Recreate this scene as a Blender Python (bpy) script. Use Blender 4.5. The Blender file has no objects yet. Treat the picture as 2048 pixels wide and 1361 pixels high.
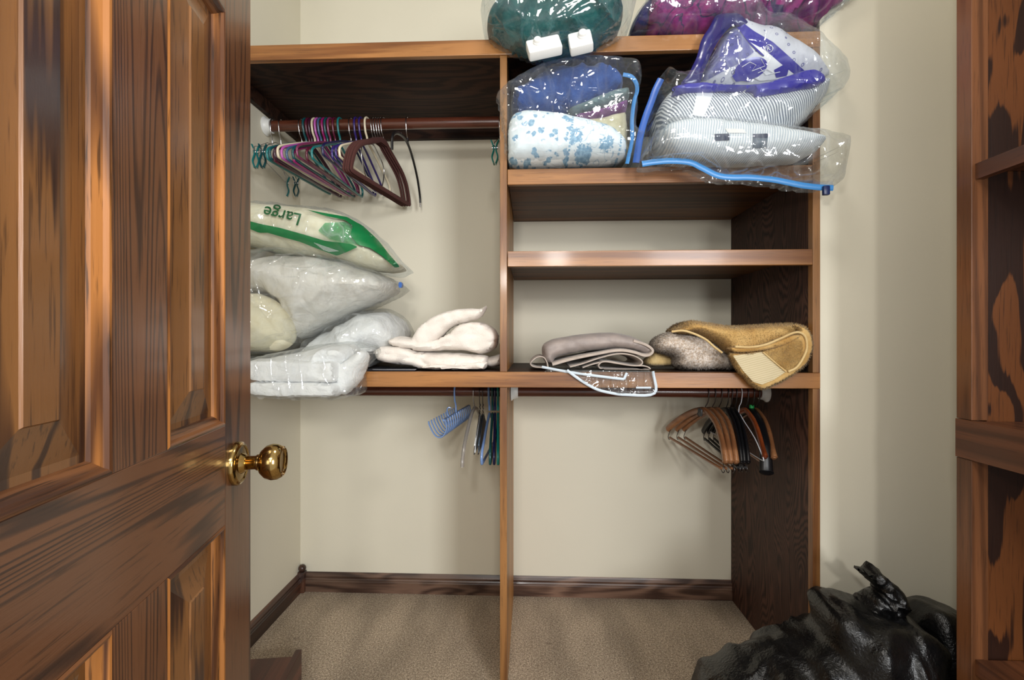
import bpy, bmesh, math, random
from mathutils import Vector, Matrix, noise
from mathutils.geometry import delaunay_2d_cdt
from mathutils.bvhtree import BVHTree

C = bpy.context.scene.collection
PI = math.pi

# ------------------------------------------------------------------ camera, world, lights, exposure
EYE = 1.116            # eye height in metres
FPX = 950.0            # focal length in pixels of a 2048 px wide frame
YAW = 0.04
cam = bpy.data.cameras.new('camera')
cam.sensor_width = 36.0
cam.lens = FPX / 2048.0 * 36.0
cam.clip_start = 0.02
camo = bpy.data.objects.new('camera', cam)
C.objects.link(camo)
camo.location = (0, 0, EYE)
camo.rotation_euler = (PI / 2, 0, YAW)
bpy.context.scene.camera = camo

w = bpy.data.worlds.new('world')
bpy.context.scene.world = w
w.use_nodes = True
w.node_tree.nodes['Background'].inputs[0].default_value = (1.0, 0.975, 0.94, 1)
w.node_tree.nodes['Background'].inputs[1].default_value = 0.55

def area(name, loc, target, size, power, col):
    l = bpy.data.lights.new(name, 'AREA')
    l.shape = 'RECTANGLE'
    l.size, l.size_y = size
    l.energy = power
    l.color = col
    o = bpy.data.objects.new(name, l)
    C.objects.link(o)
    o.location = loc
    o.rotation_euler = (Vector(target) - Vector(loc)).to_track_quat('-Z', 'Y').to_euler()
    return o

area('room_lamp', (0.30, -2.7, 2.08), (0.0, 1.7, 1.0), (0.24, 0.24), 22, (1.0, 0.97, 0.92))
area('room_window', (1.75, -2.4, 1.6), (-0.1, 1.7, 1.1), (0.8, 1.3), 84, (0.96, 0.98, 1.0))
area('camera_flash', (-0.15, -0.2, 1.52), (0.1, 1.8, 1.0), (0.10, 0.10), 6.0, (1.0, 0.98, 0.94))
area('overhead_fill', (0.2, 0.6, 2.70), (0.2, 0.8, 0.0), (0.3, 0.3), 9.0, (1.0, 0.96, 0.90))  # added fill from above, brightens the alcove; no lamp is known there

vs = bpy.context.scene.view_settings
vs.view_transform = 'Standard'
vs.look = 'None'
vs.gamma = 1.0
vs.use_curve_mapping = False
vs.exposure = 0.30

# ------------------------------------------------------------------ measuring helpers
ct, st = math.cos(YAW), math.sin(YAW)
def ray(px, py):
    xc, zc = (px - 1024.0) / FPX, (680.5 - py) / FPX
    return Vector((xc * ct - st, xc * st + ct, zc))
def P(px, py, Y):
    d = ray(px, py)
    k = Y / d.y
    return Vector((d.x * k, Y, EYE + d.z * k))

# ------------------------------------------------------------------ object helpers
def thing(name, label, cat, loc=(0, 0, 0), rotz=0.0, group=None):
    o = bpy.data.objects.new(name, None)
    o.empty_display_size = 0.05
    C.objects.link(o)
    o.location = loc
    o.rotation_euler = (0, 0, rotz)
    o['label'] = label
    o['category'] = cat
    if group:
        o['group'] = group
    return o
def tag(o, label, cat, group=None):
    o['label'] = label
    o['category'] = cat
    if group:
        o['group'] = group
    return o
def wmat(o):
    m = Matrix.Translation(o.location) @ o.rotation_euler.to_matrix().to_4x4()
    return wmat(o.parent) @ m if o.parent else m
def obj(name, bm, mat, parent=None, smooth=True, world=True, angle=40):
    """link a bmesh as one mesh object; world=True: bm is in world space"""
    if world and parent is not None:
        bm.transform(wmat(parent).inverted())
    lay = bm.verts.layers.float_vector.get('cn')
    if lay is None: bmesh.ops.recalc_face_normals(bm, faces=bm.faces)
    me = bpy.data.meshes.new(name)
    bm.normal_update()
    cn = [Vector(v[lay]) if Vector(v[lay]).length > .1 else v.normal.copy() for v in bm.verts] if lay is not None else None
    bm.to_mesh(me)
    bm.free()
    if smooth or cn:
        for p in me.polygons:
            p.use_smooth = True
        if not cn:
          try:
            me.set_sharp_from_angle(angle=math.radians(angle))
          except Exception:
            pass
    if cn:
        me.normals_split_custom_set_from_vertices(cn)
    o = bpy.data.objects.new(name, me)
    me.materials.append(mat)
    C.objects.link(o)
    if parent is not None:
        o.parent = parent
    return o
def struct(name, bm, mat, smooth=False):
    o = obj(name, bm, mat, None, smooth)
    o['kind'] = 'structure'
    return o

def box(bm, x0, x1, y0, y1, z0, z1, bev=0.0):
    r = bmesh.ops.create_cube(bm, size=1.0)
    for v in r['verts']:
        v.co = Vector((x0 + (v.co.x + .5) * (x1 - x0), y0 + (v.co.y + .5) * (y1 - y0), z0 + (v.co.z + .5) * (z1 - z0)))
    if bev > 0:
        es = list({e for v in r['verts'] for e in v.link_edges})
        bmesh.ops.bevel(bm, geom=es, offset=bev, segments=2, profile=0.5, affect='EDGES')
    return bm
def nb(): return bmesh.new()
def mbox(*a, **k): return box(nb(), *a, **k)

def catmull(pts, n=6, closed=False):
    pts = [Vector(p) for p in pts]
    N = len(pts)
    out = []
    for i in range(N if closed else N - 1):
        if closed:
            p0, p1, p2, p3 = pts[i - 1], pts[i], pts[(i + 1) % N], pts[(i + 2) % N]
        else:
            p1, p2 = pts[i], pts[i + 1]
            p0 = pts[i - 1] if i else p1 * 2 - p2
            p3 = pts[i + 2] if i + 2 < N else p2 * 2 - p1
        for k in range(n):
            t = k / n
            out.append(0.5 * ((2 * p1) + (p2 - p0) * t + (2 * p0 - 5 * p1 + 4 * p2 - p3) * t * t + (3 * p1 - p0 - 3 * p2 + p3) * t ** 3))
    if not closed:
        out.append(pts[-1])
    return out

def tube(bm, pts, r, r2=None, seg=8, closed=False, up=None, cap=True):
    """sweep an ellipse along pts. r: radius (number or list) across, r2: radius along 'up'"""
    pts = [Vector(p) for p in pts]
    N = len(pts)
    rs = r if isinstance(r, (list, tuple)) else [r] * N
    r2s = rs if r2 is None else (r2 if isinstance(r2, (list, tuple)) else [r2] * N)
    rings = []
    prev = None
    for i, p in enumerate(pts):
        if closed:
            t = pts[(i + 1) % N] - pts[i - 1]
        else:
            t = pts[min(i + 1, N - 1)] - pts[max(i - 1, 0)]
        t.normalize()
        if up is not None:
            b = Vector(up) - t * t.dot(Vector(up))
        elif prev is None:
            a = Vector((0, 0, 1)) if abs(t.z) < .9 else Vector((1, 0, 0))
            b = a - t * t.dot(a)
        else:
            b = prev - t * t.dot(prev)
        if b.length < 1e-6:
            b = Vector((1, 0, 0)) - t * t.x
        b.normalize()
        prev = b
        n = t.cross(b)
        rings.append([bm.verts.new(p + n * (math.cos(2 * PI * k / seg) * rs[i]) + b * (math.sin(2 * PI * k / seg) * r2s[i])) for k in range(seg)])
    for i in range(N if closed else N - 1):
        A, B = rings[i], rings[(i + 1) % N]
        for k in range(seg):
            bm.faces.new((A[k], A[(k + 1) % seg], B[(k + 1) % seg], B[k]))
    if cap and not closed:
        bm.faces.new(list(reversed(rings[0])))
        bm.faces.new(rings[-1])
    return bm

def lathe(bm, prof, origin, axis, seg=32):
    """prof: (radius, height along axis)"""
    axis = Vector(axis).normalized()
    a = Vector((0, 0, 1)) if abs(axis.z) < .9 else Vector((1, 0, 0))
    u = (a - axis * a.dot(axis)).normalized()
    v = axis.cross(u)
    o = Vector(origin)
    rings = []
    for r, h in prof:
        if r < 1e-5:
            rings.append([bm.verts.new(o + axis * h)])
        else:
            rings.append([bm.verts.new(o + axis * h + u * (r * math.cos(2 * PI * k / seg)) + v * (r * math.sin(2 * PI * k / seg))) for k in range(seg)])
    for A, B in zip(rings, rings[1:]):
        for k in range(seg):
            k2 = (k + 1) % seg
            if len(A) == 1 and len(B) == 1: continue
            if len(A) == 1: bm.faces.new((A[0], B[k2], B[k]))
            elif len(B) == 1: bm.faces.new((A[k], A[k2], B[0]))
            else: bm.faces.new((A[k], A[k2], B[k2], B[k]))
    return bm

def prism(bm, prof, a, b):
    """closed profile (list of 3D offsets) swept straight from a to b"""
    a, b = Vector(a), Vector(b)
    A = [bm.verts.new(a + Vector(p)) for p in prof]
    B = [bm.verts.new(b + Vector(p)) for p in prof]
    n = len(A)
    for k in range(n):
        bm.faces.new((A[k], A[(k + 1) % n], B[(k + 1) % n], B[k]))
    bm.faces.new(list(reversed(A)))
    bm.faces.new(B)
    return bm

# ------------------------------------------------------------------ soft shapes
def resample(poly, step, smooth=True):
    pts = [Vector((p[0], p[1])) for p in poly]
    if smooth:
        pts = [Vector((v.x, v.y)) for v in catmull([(p.x, p.y, 0) for p in pts], 8, True)]
    out = []
    N = len(pts)
    carry = 0.0
    for i in range(N):
        a, b = pts[i], pts[(i + 1) % N]
        L = (b - a).length
        if L < 1e-9: continue
        s = carry
        while s < L:
            out.append(a + (b - a) * (s / L))
            s += step
        carry = s - L
    return out

def inside(p, poly):
    c = False
    j = len(poly) - 1
    for i in range(len(poly)):
        a, b = poly[i], poly[j]
        if (a.y > p.y) != (b.y > p.y) and p.x < (b.x - a.x) * (p.y - a.y) / (b.y - a.y) + a.x:
            c = not c
        j = i
    return c

def fill2d(poly, step, smooth=True, seed=0):
    """triangulated plane region; returns verts(2D), distance to the outline, triangles, number of outline verts"""
    rnd = random.Random(seed)
    B = resample(poly, step, smooth)
    x0, x1 = min(p.x for p in B), max(p.x for p in B)
    y0, y1 = min(p.y for p in B), max(p.y for p in B)
    pts = []
    ny = int((y1 - y0) / (step * .87)) + 1
    segs = list(zip(B, B[1:] + B[:1]))
    def dist(p):
        m = 1e9
        for a, b in segs:
            ab = b - a
            t = max(0, min(1, (p - a).dot(ab) / max(ab.length_squared, 1e-12)))
            m = min(m, (a + ab * t - p).length_squared)
        return math.sqrt(m)
    for j in range(ny):
        y = y0 + j * step * .87
        x = x0 + (step * .5 if j % 2 else 0)
        while x < x1:
            p = Vector((x + rnd.uniform(-.12, .12) * step, y + rnd.uniform(-.12, .12) * step))
            if inside(p, B):
                d = dist(p)
                if d > step * .45:
                    pts.append((p, d))
            x += step
    V = B + [p for p, d in pts]
    E = [(i, (i + 1) % len(B)) for i in range(len(B))]
    rv, re, rf, ov, oe, of = delaunay_2d_cdt(V, E, [], 1, 1e-6)
    D = []
    for i, v in enumerate(rv):
        src = ov[i]
        k = src[0] if src else -1
        D.append(0.0 if k < len(B) else pts[k - len(B)][1])
    tris = [f for f in rf if len(f) == 3]
    return rv, D, tris

def fbm(v, o=3):
    s, a = 0, 1
    for k in range(o):
        s += a * noise.noise(v)
        v = v * 2.03 + Vector((3.1, 1.7, 5.3))
        a *= .5
    return s
def ridge(v):
    return 1 - 2 * abs(noise.noise(v))

def inflate(poly, Y, tf, tb, R=40, step=6, p=2.0, smooth=True, wr=(), clamp=None, seed=0, warp=None, bm=None, bul=None, relax=0):
    """a soft body whose widest outline is traced in the plane at depth Y; tf/tb: thickness to the front/back.
    wr: list of (kind, sx, sy, sz, amp) wrinkles pushed along the normal"""
    out = bm or nb()
    b2 = nb()
    v2, D, tris = fill2d(poly, step, smooth, seed)
    F, Bk, fade = [], [], {}
    for q, d in zip(v2, D):
        u = min(d / R, 1.0)
        pr = (1 - (1 - u) ** p) ** (1 / p)
        base = P(q.x, q.y, Y)
        f = tf
        if bul: f = tf * bul(q.x, q.y)
        F.append(b2.verts.new(base + Vector((0, -f * pr, 0))))
        fd = .3 + .7 * min(1.0, d / max(1e-6, min(R, 24) * .7))
        fade[F[-1]] = fd
        Bk.append(F[-1] if d == 0 else b2.verts.new(base + Vector((0, tb * pr, 0))))
    for a_, b_ in zip(F, Bk): fade[b_] = fade[a_]
    for t in tris:
        try: b2.faces.new([F[i] for i in t])
        except ValueError: pass
        try: b2.faces.new([Bk[i] for i in reversed(t)])
        except ValueError: pass
    bmesh.ops.recalc_face_normals(b2, faces=b2.faces)
    b2.normal_update()
    off = Vector((seed * 7.13, seed * 3.7, seed * 1.9))
    if wr:
        mv = {}
        for v in b2.verts:
            h = 0
            for kind, sx, sy, sz, amp in wr:
                q = Vector((v.co.x * sx, v.co.y * sy, v.co.z * sz)) + off
                if kind == 'r': h += amp * max(0, ridge(q) - .35) * 1.5
                elif kind == 'R':
                    q2 = q + Vector((fbm(q * .5, 2), 0, fbm(q * .5 + Vector((9, 9, 9)), 2))) * 1.2
                    h += amp * max(0, ridge(q2) - .45) * 1.8
                elif kind == 'v': h -= amp * max(0, ridge(q) - .5) * 2
                else: h += amp * fbm(q)
            mv[v] = v.normal * (h * fade[v])
        for v, d in mv.items(): v.co += d
    for _ in range(relax):
        bmesh.ops.smooth_vert(b2, verts=b2.verts, factor=.5, use_axis_x=True, use_axis_y=True, use_axis_z=True)
    if warp:
        for v in b2.verts: v.co = warp(v.co)
    if clamp:
        for v in b2.verts: clamp(v.co)
    me = bpy.data.meshes.new('tmp')
    b2.to_mesh(me); b2.free()
    out.from_mesh(me)
    bpy.data.meshes.remove(me)
    return out

def on_surface(tree, px, py, off=0.0015, miss=None):
    d = ray(px, py).normalized()
    o = Vector((0, 0, EYE))
    h = tree.ray_cast(o, d)
    if h[0] is None:
        n = tree.find_nearest(o + d * (miss or 1.5))
        return n[0] - d * off if n[0] is not None else o + d * 1.5
    return h[0] - d * off

def decal(poly, tree, step=5, off=0.0015, thick=0.0006, smooth=False, bm=None, miss=None):
    """a printed or sewn-on patch that follows the surface under it"""
    bm = bm or nb()
    v2, D, tris = fill2d(poly, step, smooth)
    T = [on_surface(tree, q.x, q.y, off, miss) for q in v2]
    vv = [bm.verts.new(t) for t in T]
    for t in tris:
        try: bm.faces.new([vv[i] for i in t])
        except ValueError: pass
    return bm

def text_on(body, tree, origin, ex, ey, mat, name, parent, off=0.002, font_size=1.0, world=True, bold=0.0):
    cu = bpy.data.curves.new('t', 'FONT')
    cu.body = body
    cu.size = font_size
    cu.offset = bold
    ob = bpy.data.objects.new('t', cu)
    C.objects.link(ob)
    dg = bpy.context.evaluated_depsgraph_get()
    me = bpy.data.meshes.new_from_object(ob.evaluated_get(dg))
    bm = nb()
    bm.from_mesh(me)
    bpy.data.objects.remove(ob)
    bpy.data.meshes.remove(me)
    bmesh.ops.triangulate(bm, faces=bm.faces)
    bmesh.ops.subdivide_edges(bm, edges=[e for e in bm.edges if e.calc_length() > .15], cuts=1)
    for v in bm.verts:
        v.co = on_surface(tree, origin[0] + v.co.x * ex[0] + v.co.y * ey[0], origin[1] + v.co.x * ex[1] + v.co.y * ey[1], off)
    return obj(name, bm, mat, parent, False)

def tufts(bm, n, length, rad, seed=0, droop=0.3, only=None):
    """short pile blades standing on the faces of bm, kept in the same mesh"""
    rnd = random.Random(seed)
    bm.normal_update()
    faces = [f for f in bm.faces if only is None or only(f)]
    areas = [f.calc_area() for f in faces]
    tot = sum(areas)
    jobs = []
    for f, a in zip(faces, areas):
        k = a / tot * n
        k = int(k) + (rnd.random() < k - int(k))
        for _ in range(k):
            vs_ = [v.co for v in f.verts]
            r1, r2 = rnd.random(), rnd.random()
            if r1 + r2 > 1: r1, r2 = 1 - r1, 1 - r2
            jobs.append((vs_[0] + (vs_[1] - vs_[0]) * r1 + (vs_[2] - vs_[0]) * r2, f.normal.copy()))
    lay = bm.verts.layers.float_vector.get('cn') or bm.verts.layers.float_vector.new('cn')
    for p, nrm in jobs:
        d = (nrm + Vector((rnd.uniform(-1, 1), rnd.uniform(-1, 1), rnd.uniform(-1, 1))) * .55 + Vector((0, 0, -droop))).normalized()
        a = Vector((1, 0, 0)) if abs(d.x) < .8 else Vector((0, 1, 0))
        u = d.cross(a).normalized() * rad
        v = d.cross(u).normalized() * rad
        L = length * rnd.uniform(.6, 1.2)
        b = p - nrm * .001
        vs3 = [bm.verts.new(b + u), bm.verts.new(b - u * .5 + v * .87), bm.verts.new(b - u * .5 - v * .87)]
        t = bm.verts.new(b + d * L)
        for q in vs3 + [t]: q[lay] = (nrm + d * .6).normalized()
        for i in range(3):
            bm.faces.new((vs3[i], vs3[(i + 1) % 3], t))
    return bm

# ------------------------------------------------------------------ materials
def lin(c):
    def f(x):
        x /= 255.0
        return x / 12.92 if x <= .04045 else ((x + .055) / 1.055) ** 2.4
    return (f(c[0]), f(c[1]), f(c[2]), 1)

def newmat(name):
    m = bpy.data.materials.new(name)
    m.use_nodes = True
    nt = m.node_tree
    return m, nt, nt.nodes['Principled BSDF'], nt.nodes['Material Output']
def N(nt, t, **kw):
    n = nt.nodes.new(t)
    for k, v in kw.items():
        if k == 'ins':
            for a, b in v.items(): n.inputs[a].default_value = b
        else: setattr(n, k, v)
    return n
def coords(nt, scale=(1, 1, 1), loc=(0, 0, 0), rot=(0, 0, 0)):
    tc = N(nt, 'ShaderNodeTexCoord')
    mp = N(nt, 'ShaderNodeMapping', ins={'Scale': scale, 'Location': loc, 'Rotation': rot})
    nt.links.new(tc.outputs['Object'], mp.inputs['Vector'])
    return mp.outputs['Vector']
def noisetex(nt, vec, scale, detail=4, rough=.55, dist=0.0, typ=None):
    n = N(nt, 'ShaderNodeTexNoise')
    if typ: n.noise_type = typ
    n.inputs['Scale'].default_value = scale
    n.inputs['Detail'].default_value = detail
    n.inputs['Roughness'].default_value = rough
    n.inputs['Distortion'].default_value = dist
    nt.links.new(vec, n.inputs['Vector'])
    return n.outputs['Fac']
def math_(nt, op, a, b=None, c=None, clamp=False):
    n = N(nt, 'ShaderNodeMath', operation=op)
    n.use_clamp = clamp
    for i, x in enumerate((a, b, c)):
        if x is None: continue
        if isinstance(x, (int, float)): n.inputs[i].default_value = x
        else: nt.links.new(x, n.inputs[i])
    return n.outputs[0]
def ramp(nt, fac, stops, interp='LINEAR'):
    r = N(nt, 'ShaderNodeValToRGB')
    r.color_ramp.interpolation = interp
    els = r.color_ramp.elements
    while len(els) < len(stops): els.new(.5)
    for e, (pos, col) in zip(els, stops):
        e.position = pos
        e.color = col if len(col) == 4 else (*col, 1)
    nt.links.new(fac, r.inputs['Fac'])
    return r.outputs['Color']
def mix(nt, fac, a, b, mode='MIX'):
    n = N(nt, 'ShaderNodeMix', data_type='RGBA', blend_type=mode)
    for s, x in ((0, fac), (6, a), (7, b)):
        if isinstance(x, (int, float)): n.inputs[s].default_value = x
        elif isinstance(x, tuple): n.inputs[s].default_value = x
        else: nt.links.new(x, n.inputs[s])
    return n.outputs[2]
def bump(nt, h, strength, dist=.002):
    b = N(nt, 'ShaderNodeBump', ins={'Strength': strength, 'Distance': dist})
    nt.links.new(h, b.inputs['Height'])
    return b.outputs['Normal']

def plain(name, col, rough=.5, metal=0.0, bscale=0, bstr=.3, coat=0, vary=0.0, spec=None, bdist=.002):
    m, nt, bs, out = newmat(name)
    bs.inputs['Base Color'].default_value = lin(col)
    bs.inputs['Roughness'].default_value = rough
    bs.inputs['Metallic'].default_value = metal
    if coat: bs.inputs['Coat Weight'].default_value = coat; bs.inputs['Coat Roughness'].default_value = .15
    if spec is not None: bs.inputs['Specular IOR Level'].default_value = spec
    if bscale or vary:
        vec = coords(nt)
        f = noisetex(nt, vec, bscale or 20, 3)
        if vary:
            d = tuple(x * (1 - vary) for x in col)
            u = tuple(min(255, x * (1 + vary)) for x in col)
            nt.links.new(ramp(nt, f, [(.3, lin(d)), (.7, lin(u))]), bs.inputs['Base Color'])
        if bscale: nt.links.new(bump(nt, f, bstr, bdist), bs.inputs['Normal'])
    return m

def wood(name, light, dark, grain='x', rings=10, fig=2.2, stretch=.09, contrast=(.30, .75), pore=.35, rough=.4, coat=.0, knots=0, blotch=.25, seed=0.0, pcol=None, jagged=1.0, spec=.5):
    """stained timber: contour rings of a noise field stretched along the grain, pores, blotches, knots"""
    m, nt, bs, out = newmat(name)
    s = {'x': (stretch, 1, 1), 'y': (1, stretch, 1), 'z': (1, 1, stretch)}[grain]
    vec = coords(nt, s, (seed, seed * .7, seed * .3))
    field = noisetex(nt, vec, fig, 2, .45, .25)
    sp = {'x': (.04, 1, 1), 'y': (1, .04, 1), 'z': (1, 1, .04)}[grain]
    pv = coords(nt, sp, (seed * 2, 0, 0))
    fine = noisetex(nt, pv, 260, 3, .6)
    jag = noisetex(nt, pv, 70, 2, .6)
    jag2 = noisetex(nt, pv, 30, 3, .65)
    field = math_(nt, 'ADD', field, math_(nt, 'MULTIPLY_ADD', jag2, .9 * jagged / rings, -.45 * jagged / rings))
    osc = math_(nt, 'SINE', math_(nt, 'MULTIPLY', field, rings * 6.283))
    osc = math_(nt, 'MULTIPLY_ADD', osc, .5, .5)
    g = math_(nt, 'ADD', osc, math_(nt, 'MULTIPLY_ADD', jag, .7, -.35))
    base = ramp(nt, g, [(contrast[0], lin(light)), (contrast[1], lin(dark))])
    pc = pcol or tuple(x * .45 for x in dark)
    pr = ramp(nt, fine, [(.35, (1, 1, 1, 1)), (.44, (0, 0, 0, 1))])
    base = mix(nt, math_(nt, 'MULTIPLY', pr, pore), base, lin(pc))
    bl = noisetex(nt, coords(nt, tuple(.35 + .65 * x for x in s), (seed + 4, 1, 2)), 5, 2, .5)
    blr = ramp(nt, bl, [(.3, (1 - blotch, 1 - blotch, 1 - blotch, 1)), (.7, (1 + blotch * .4,) * 3 + (1,))])
    base = mix(nt, 1.0, base, blr, 'MULTIPLY')
    if knots:
        vo = N(nt, 'ShaderNodeTexVoronoi', feature='F1', ins={'Scale': knots})
        kv = coords(nt, {'x': (.5, 1, 1), 'y': (1, .5, 1), 'z': (1, 1, .5)}[grain], (seed * 3, .3, .2))
        nt.links.new(kv, vo.inputs['Vector'])
        kr = ramp(nt, vo.outputs['Distance'], [(.035, (1, 1, 1, 1)), (.085, (0, 0, 0, 1))])
        base = mix(nt, math_(nt, 'MULTIPLY', kr, .75), base, lin(tuple(x * .5 for x in dark)))
    nt.links.new(base, bs.inputs['Base Color'])
    bs.inputs['Roughness'].default_value = rough
    bs.inputs['Specular IOR Level'].default_value = spec
    if coat:
        bs.inputs['Coat Weight'].default_value = coat
        bs.inputs['Coat Roughness'].default_value = .12
    nt.links.new(bump(nt, math_(nt, 'ADD', fine, math_(nt, 'MULTIPLY', osc, .3)), .18, .001), bs.inputs['Normal'])
    return m

def film(name, tint=(243, 246, 248), milk=.02, gloss=.05, rough=.07, crease=9, cstr=.55, edge=.30):
    """clear or tinted soft plastic film: thin straight creases over a slack surface"""
    m, nt, bs, out = newmat(name)
    h = None
    for k, (rot, sc, off_) in enumerate((((.3, .5, .2), (1, 1, .28), 0), ((.2, -.6, .9), (.3, 1, 1), 3), ((.1, 1.3, -.4), (1, .6, .35), 7))):
        v = coords(nt, sc, (off_, off_ * .6, off_ * .3), rot)
        n = noisetex(nt, v, crease, 1, .5, .35)
        l = math_(nt, 'ABSOLUTE', math_(nt, 'SUBTRACT', n, .5))
        l = math_(nt, 'SUBTRACT', 1.0, math_(nt, 'DIVIDE', l, .045), None, True)
        l = math_(nt, 'MULTIPLY', l, l)
        h = l if h is None else math_(nt, 'MAXIMUM', h, l)
    slack = noisetex(nt, coords(nt), crease * 1.6, 3, .55, .8)
    b1 = N(nt, 'ShaderNodeBump', ins={'Strength': cstr, 'Distance': .006}); nt.links.new(h, b1.inputs['Height'])
    b2 = N(nt, 'ShaderNodeBump', ins={'Strength': cstr, 'Distance': .010}); nt.links.new(slack, b2.inputs['Height'])
    nt.links.new(b1.outputs[0], b2.inputs['Normal'])
    nrm = b2.outputs[0]
    tr = N(nt, 'ShaderNodeBsdfTransparent'); tr.inputs[0].default_value = lin(tint)
    gl = N(nt, 'ShaderNodeBsdfGlossy', ins={'Roughness': rough, 'Color': (1, 1, 1, 1)})
    nt.links.new(nrm, gl.inputs['Normal'])
    df = N(nt, 'ShaderNodeBsdfDiffuse'); df.inputs[0].default_value = lin((225, 230, 235))
    tl = N(nt, 'ShaderNodeBsdfTranslucent'); tl.inputs[0].default_value = lin((225, 230, 235))
    dm = N(nt, 'ShaderNodeMixShader', ins={0: .5}); nt.links.new(df.outputs[0], dm.inputs[1]); nt.links.new(tl.outputs[0], dm.inputs[2])
    lw = N(nt, 'ShaderNodeLayerWeight', ins={'Blend': .35}); nt.links.new(nrm, lw.inputs['Normal'])
    e = math_(nt, 'POWER', lw.outputs['Facing'], 2.5)
    mk = N(nt, 'ShaderNodeMixShader')
    nt.links.new(math_(nt, 'ADD', math_(nt, 'MULTIPLY_ADD', e, milk * 2.5, milk), math_(nt, 'MULTIPLY', h, milk * 3), None, True), mk.inputs[0])
    nt.links.new(tr.outputs[0], mk.inputs[1]); nt.links.new(dm.outputs[0], mk.inputs[2])
    mg = N(nt, 'ShaderNodeMixShader'); nt.links.new(math_(nt, 'MULTIPLY_ADD', e, edge, gloss, True), mg.inputs[0])
    nt.links.new(mk.outputs[0], mg.inputs[1]); nt.links.new(gl.outputs[0], mg.inputs[2])
    nt.links.new(mg.outputs[0], out.inputs['Surface'])
    nt.nodes.remove(bs)
    return m

def cloth(name, col, col2=None, weave=600, wstr=.25, fold=14, fstr=.5, rough=.9, fdist=.008, mottle=30, fstretch=(1, 1, 1)):
    m, nt, bs, out = newmat(name)
    vec = coords(nt, fstretch)
    f1 = noisetex(nt, vec, fold, 3, .5, 1.0)
    f2 = noisetex(nt, coords(nt), weave, 2, .6)
    c = ramp(nt, noisetex(nt, vec, mottle, 3), [(.35, lin(col)), (.65, lin(col2 or tuple(x * .94 for x in col)))])
    nt.links.new(c, bs.inputs['Base Color'])
    bs.inputs['Roughness'].default_value = rough
    bs.inputs['Specular IOR Level'].default_value = .2
    bs.inputs['Sheen Weight'].default_value = .15
    n1 = N(nt, 'ShaderNodeBump', ins={'Strength': fstr, 'Distance': fdist}); nt.links.new(f1, n1.inputs['Height'])
    n2 = N(nt, 'ShaderNodeBump', ins={'Strength': wstr, 'Distance': .0015}); nt.links.new(f2, n2.inputs['Height'])
    nt.links.new(n1.outputs[0], n2.inputs['Normal'])
    nt.links.new(n2.outputs[0], bs.inputs['Normal'])
    return m

def striped(name, white, stripe, freq, rot=0.0, axis='X', warp=.012, duty=.5):
    """woven ticking stripes that wander with the folds"""
    m, nt, bs, out = newmat(name)
    vec = coords(nt, (1, 1, 1), (0, 0, 0), (0, rot, 0))
    sep = N(nt, 'ShaderNodeSeparateXYZ'); nt.links.new(vec, sep.inputs[0])
    wob = noisetex(nt, coords(nt), 7, 2, .5)
    x = math_(nt, 'ADD', sep.outputs[axis], math_(nt, 'MULTIPLY_ADD', wob, warp * 2, -warp))
    s = math_(nt, 'SINE', math_(nt, 'MULTIPLY', x, freq * 6.283))
    c = ramp(nt, math_(nt, 'MULTIPLY_ADD', s, .5, .5), [(duty - .08, lin(white)), (duty + .1, lin(stripe))])
    nt.links.new(c, bs.inputs['Base Color'])
    bs.inputs['Roughness'].default_value = .85
    n1 = bump(nt, noisetex(nt, coords(nt), 16, 3, .5, .8), .5, .008)
    nt.links.new(n1, bs.inputs['Normal'])
    return m

# ------------------------------------------------------------------ setting
YB, YF = 2.08, 1.48             # back wall, front plane of the built-in closet
XL, XP, XPO = -1.028, .857, .879
XD0, XD1 = -.097, -.075
CEIL = 2.74

def wallmat(name, col):
    m, nt, bs, out = newmat(name)
    v = coords(nt)
    f = noisetex(nt, v, 90, 4, .6)
    bs.inputs['Roughness'].default_value = .75
    bs.inputs['Specular IOR Level'].default_value = .25
    c = ramp(nt, noisetex(nt, v, 2.5, 2), [(.3, lin(tuple(x * .985 for x in col))), (.7, lin(col))])
    nt.links.new(c, bs.inputs['Base Color'])
    nt.links.new(bump(nt, f, .12, .002), bs.inputs['Normal'])
    return m
M_wall = wallmat('wall_paint', (222, 216, 197))
M_ceil = wallmat('ceiling_paint', (225, 222, 214))

def carpet():
    m, nt, bs, out = newmat('carpet')
    v = coords(nt)
    a = noisetex(nt, v, 340, 3, .7)
    b = noisetex(nt, v, 150, 2, .6)
    big = noisetex(nt, coords(nt, (1.8, .6, 1), (0, 0, 0), (0, 0, .35)), 3.2, 2, .5)
    f = math_(nt, 'ADD', math_(nt, 'MULTIPLY', a, .7), math_(nt, 'MULTIPLY', b, .3))
    c = ramp(nt, f, [(.37, lin((66, 52, 40))), (.46, lin((146, 126, 103))), (.54, lin((190, 170, 144))), (.64, lin((250, 236, 212)))])
    br = ramp(nt, big, [(.38, (.74, .73, .71, 1)), (.60, (1.10, 1.10, 1.10, 1))])
    c = mix(nt, 1.0, c, br, 'MULTIPLY')
    st = N(nt, 'ShaderNodeTexVoronoi', ins={'Scale': 3.1}); nt.links.new(coords(nt, (1, 1.6, 1), (.37, .2, 0)), st.inputs['Vector'])
    sr = ramp(nt, math_(nt, 'ADD', st.outputs['Distance'], math_(nt, 'MULTIPLY', b, .05)), [(.045, (.45, .4, .36, 1)), (.075, (1, 1, 1, 1))])
    c = mix(nt, .6, c, sr, 'MULTIPLY')
    nt.links.new(c, bs.inputs['Base Color'])
    bs.inputs['Roughness'].default_value = 1.0
    bs.inputs['Specular IOR Level'].default_value = .05
    bs.inputs['Sheen Weight'].default_value = .2
    nt.links.new(bump(nt, f, .9, .006), bs.inputs['Normal'])
    return m
M_carpet = carpet()

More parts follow.
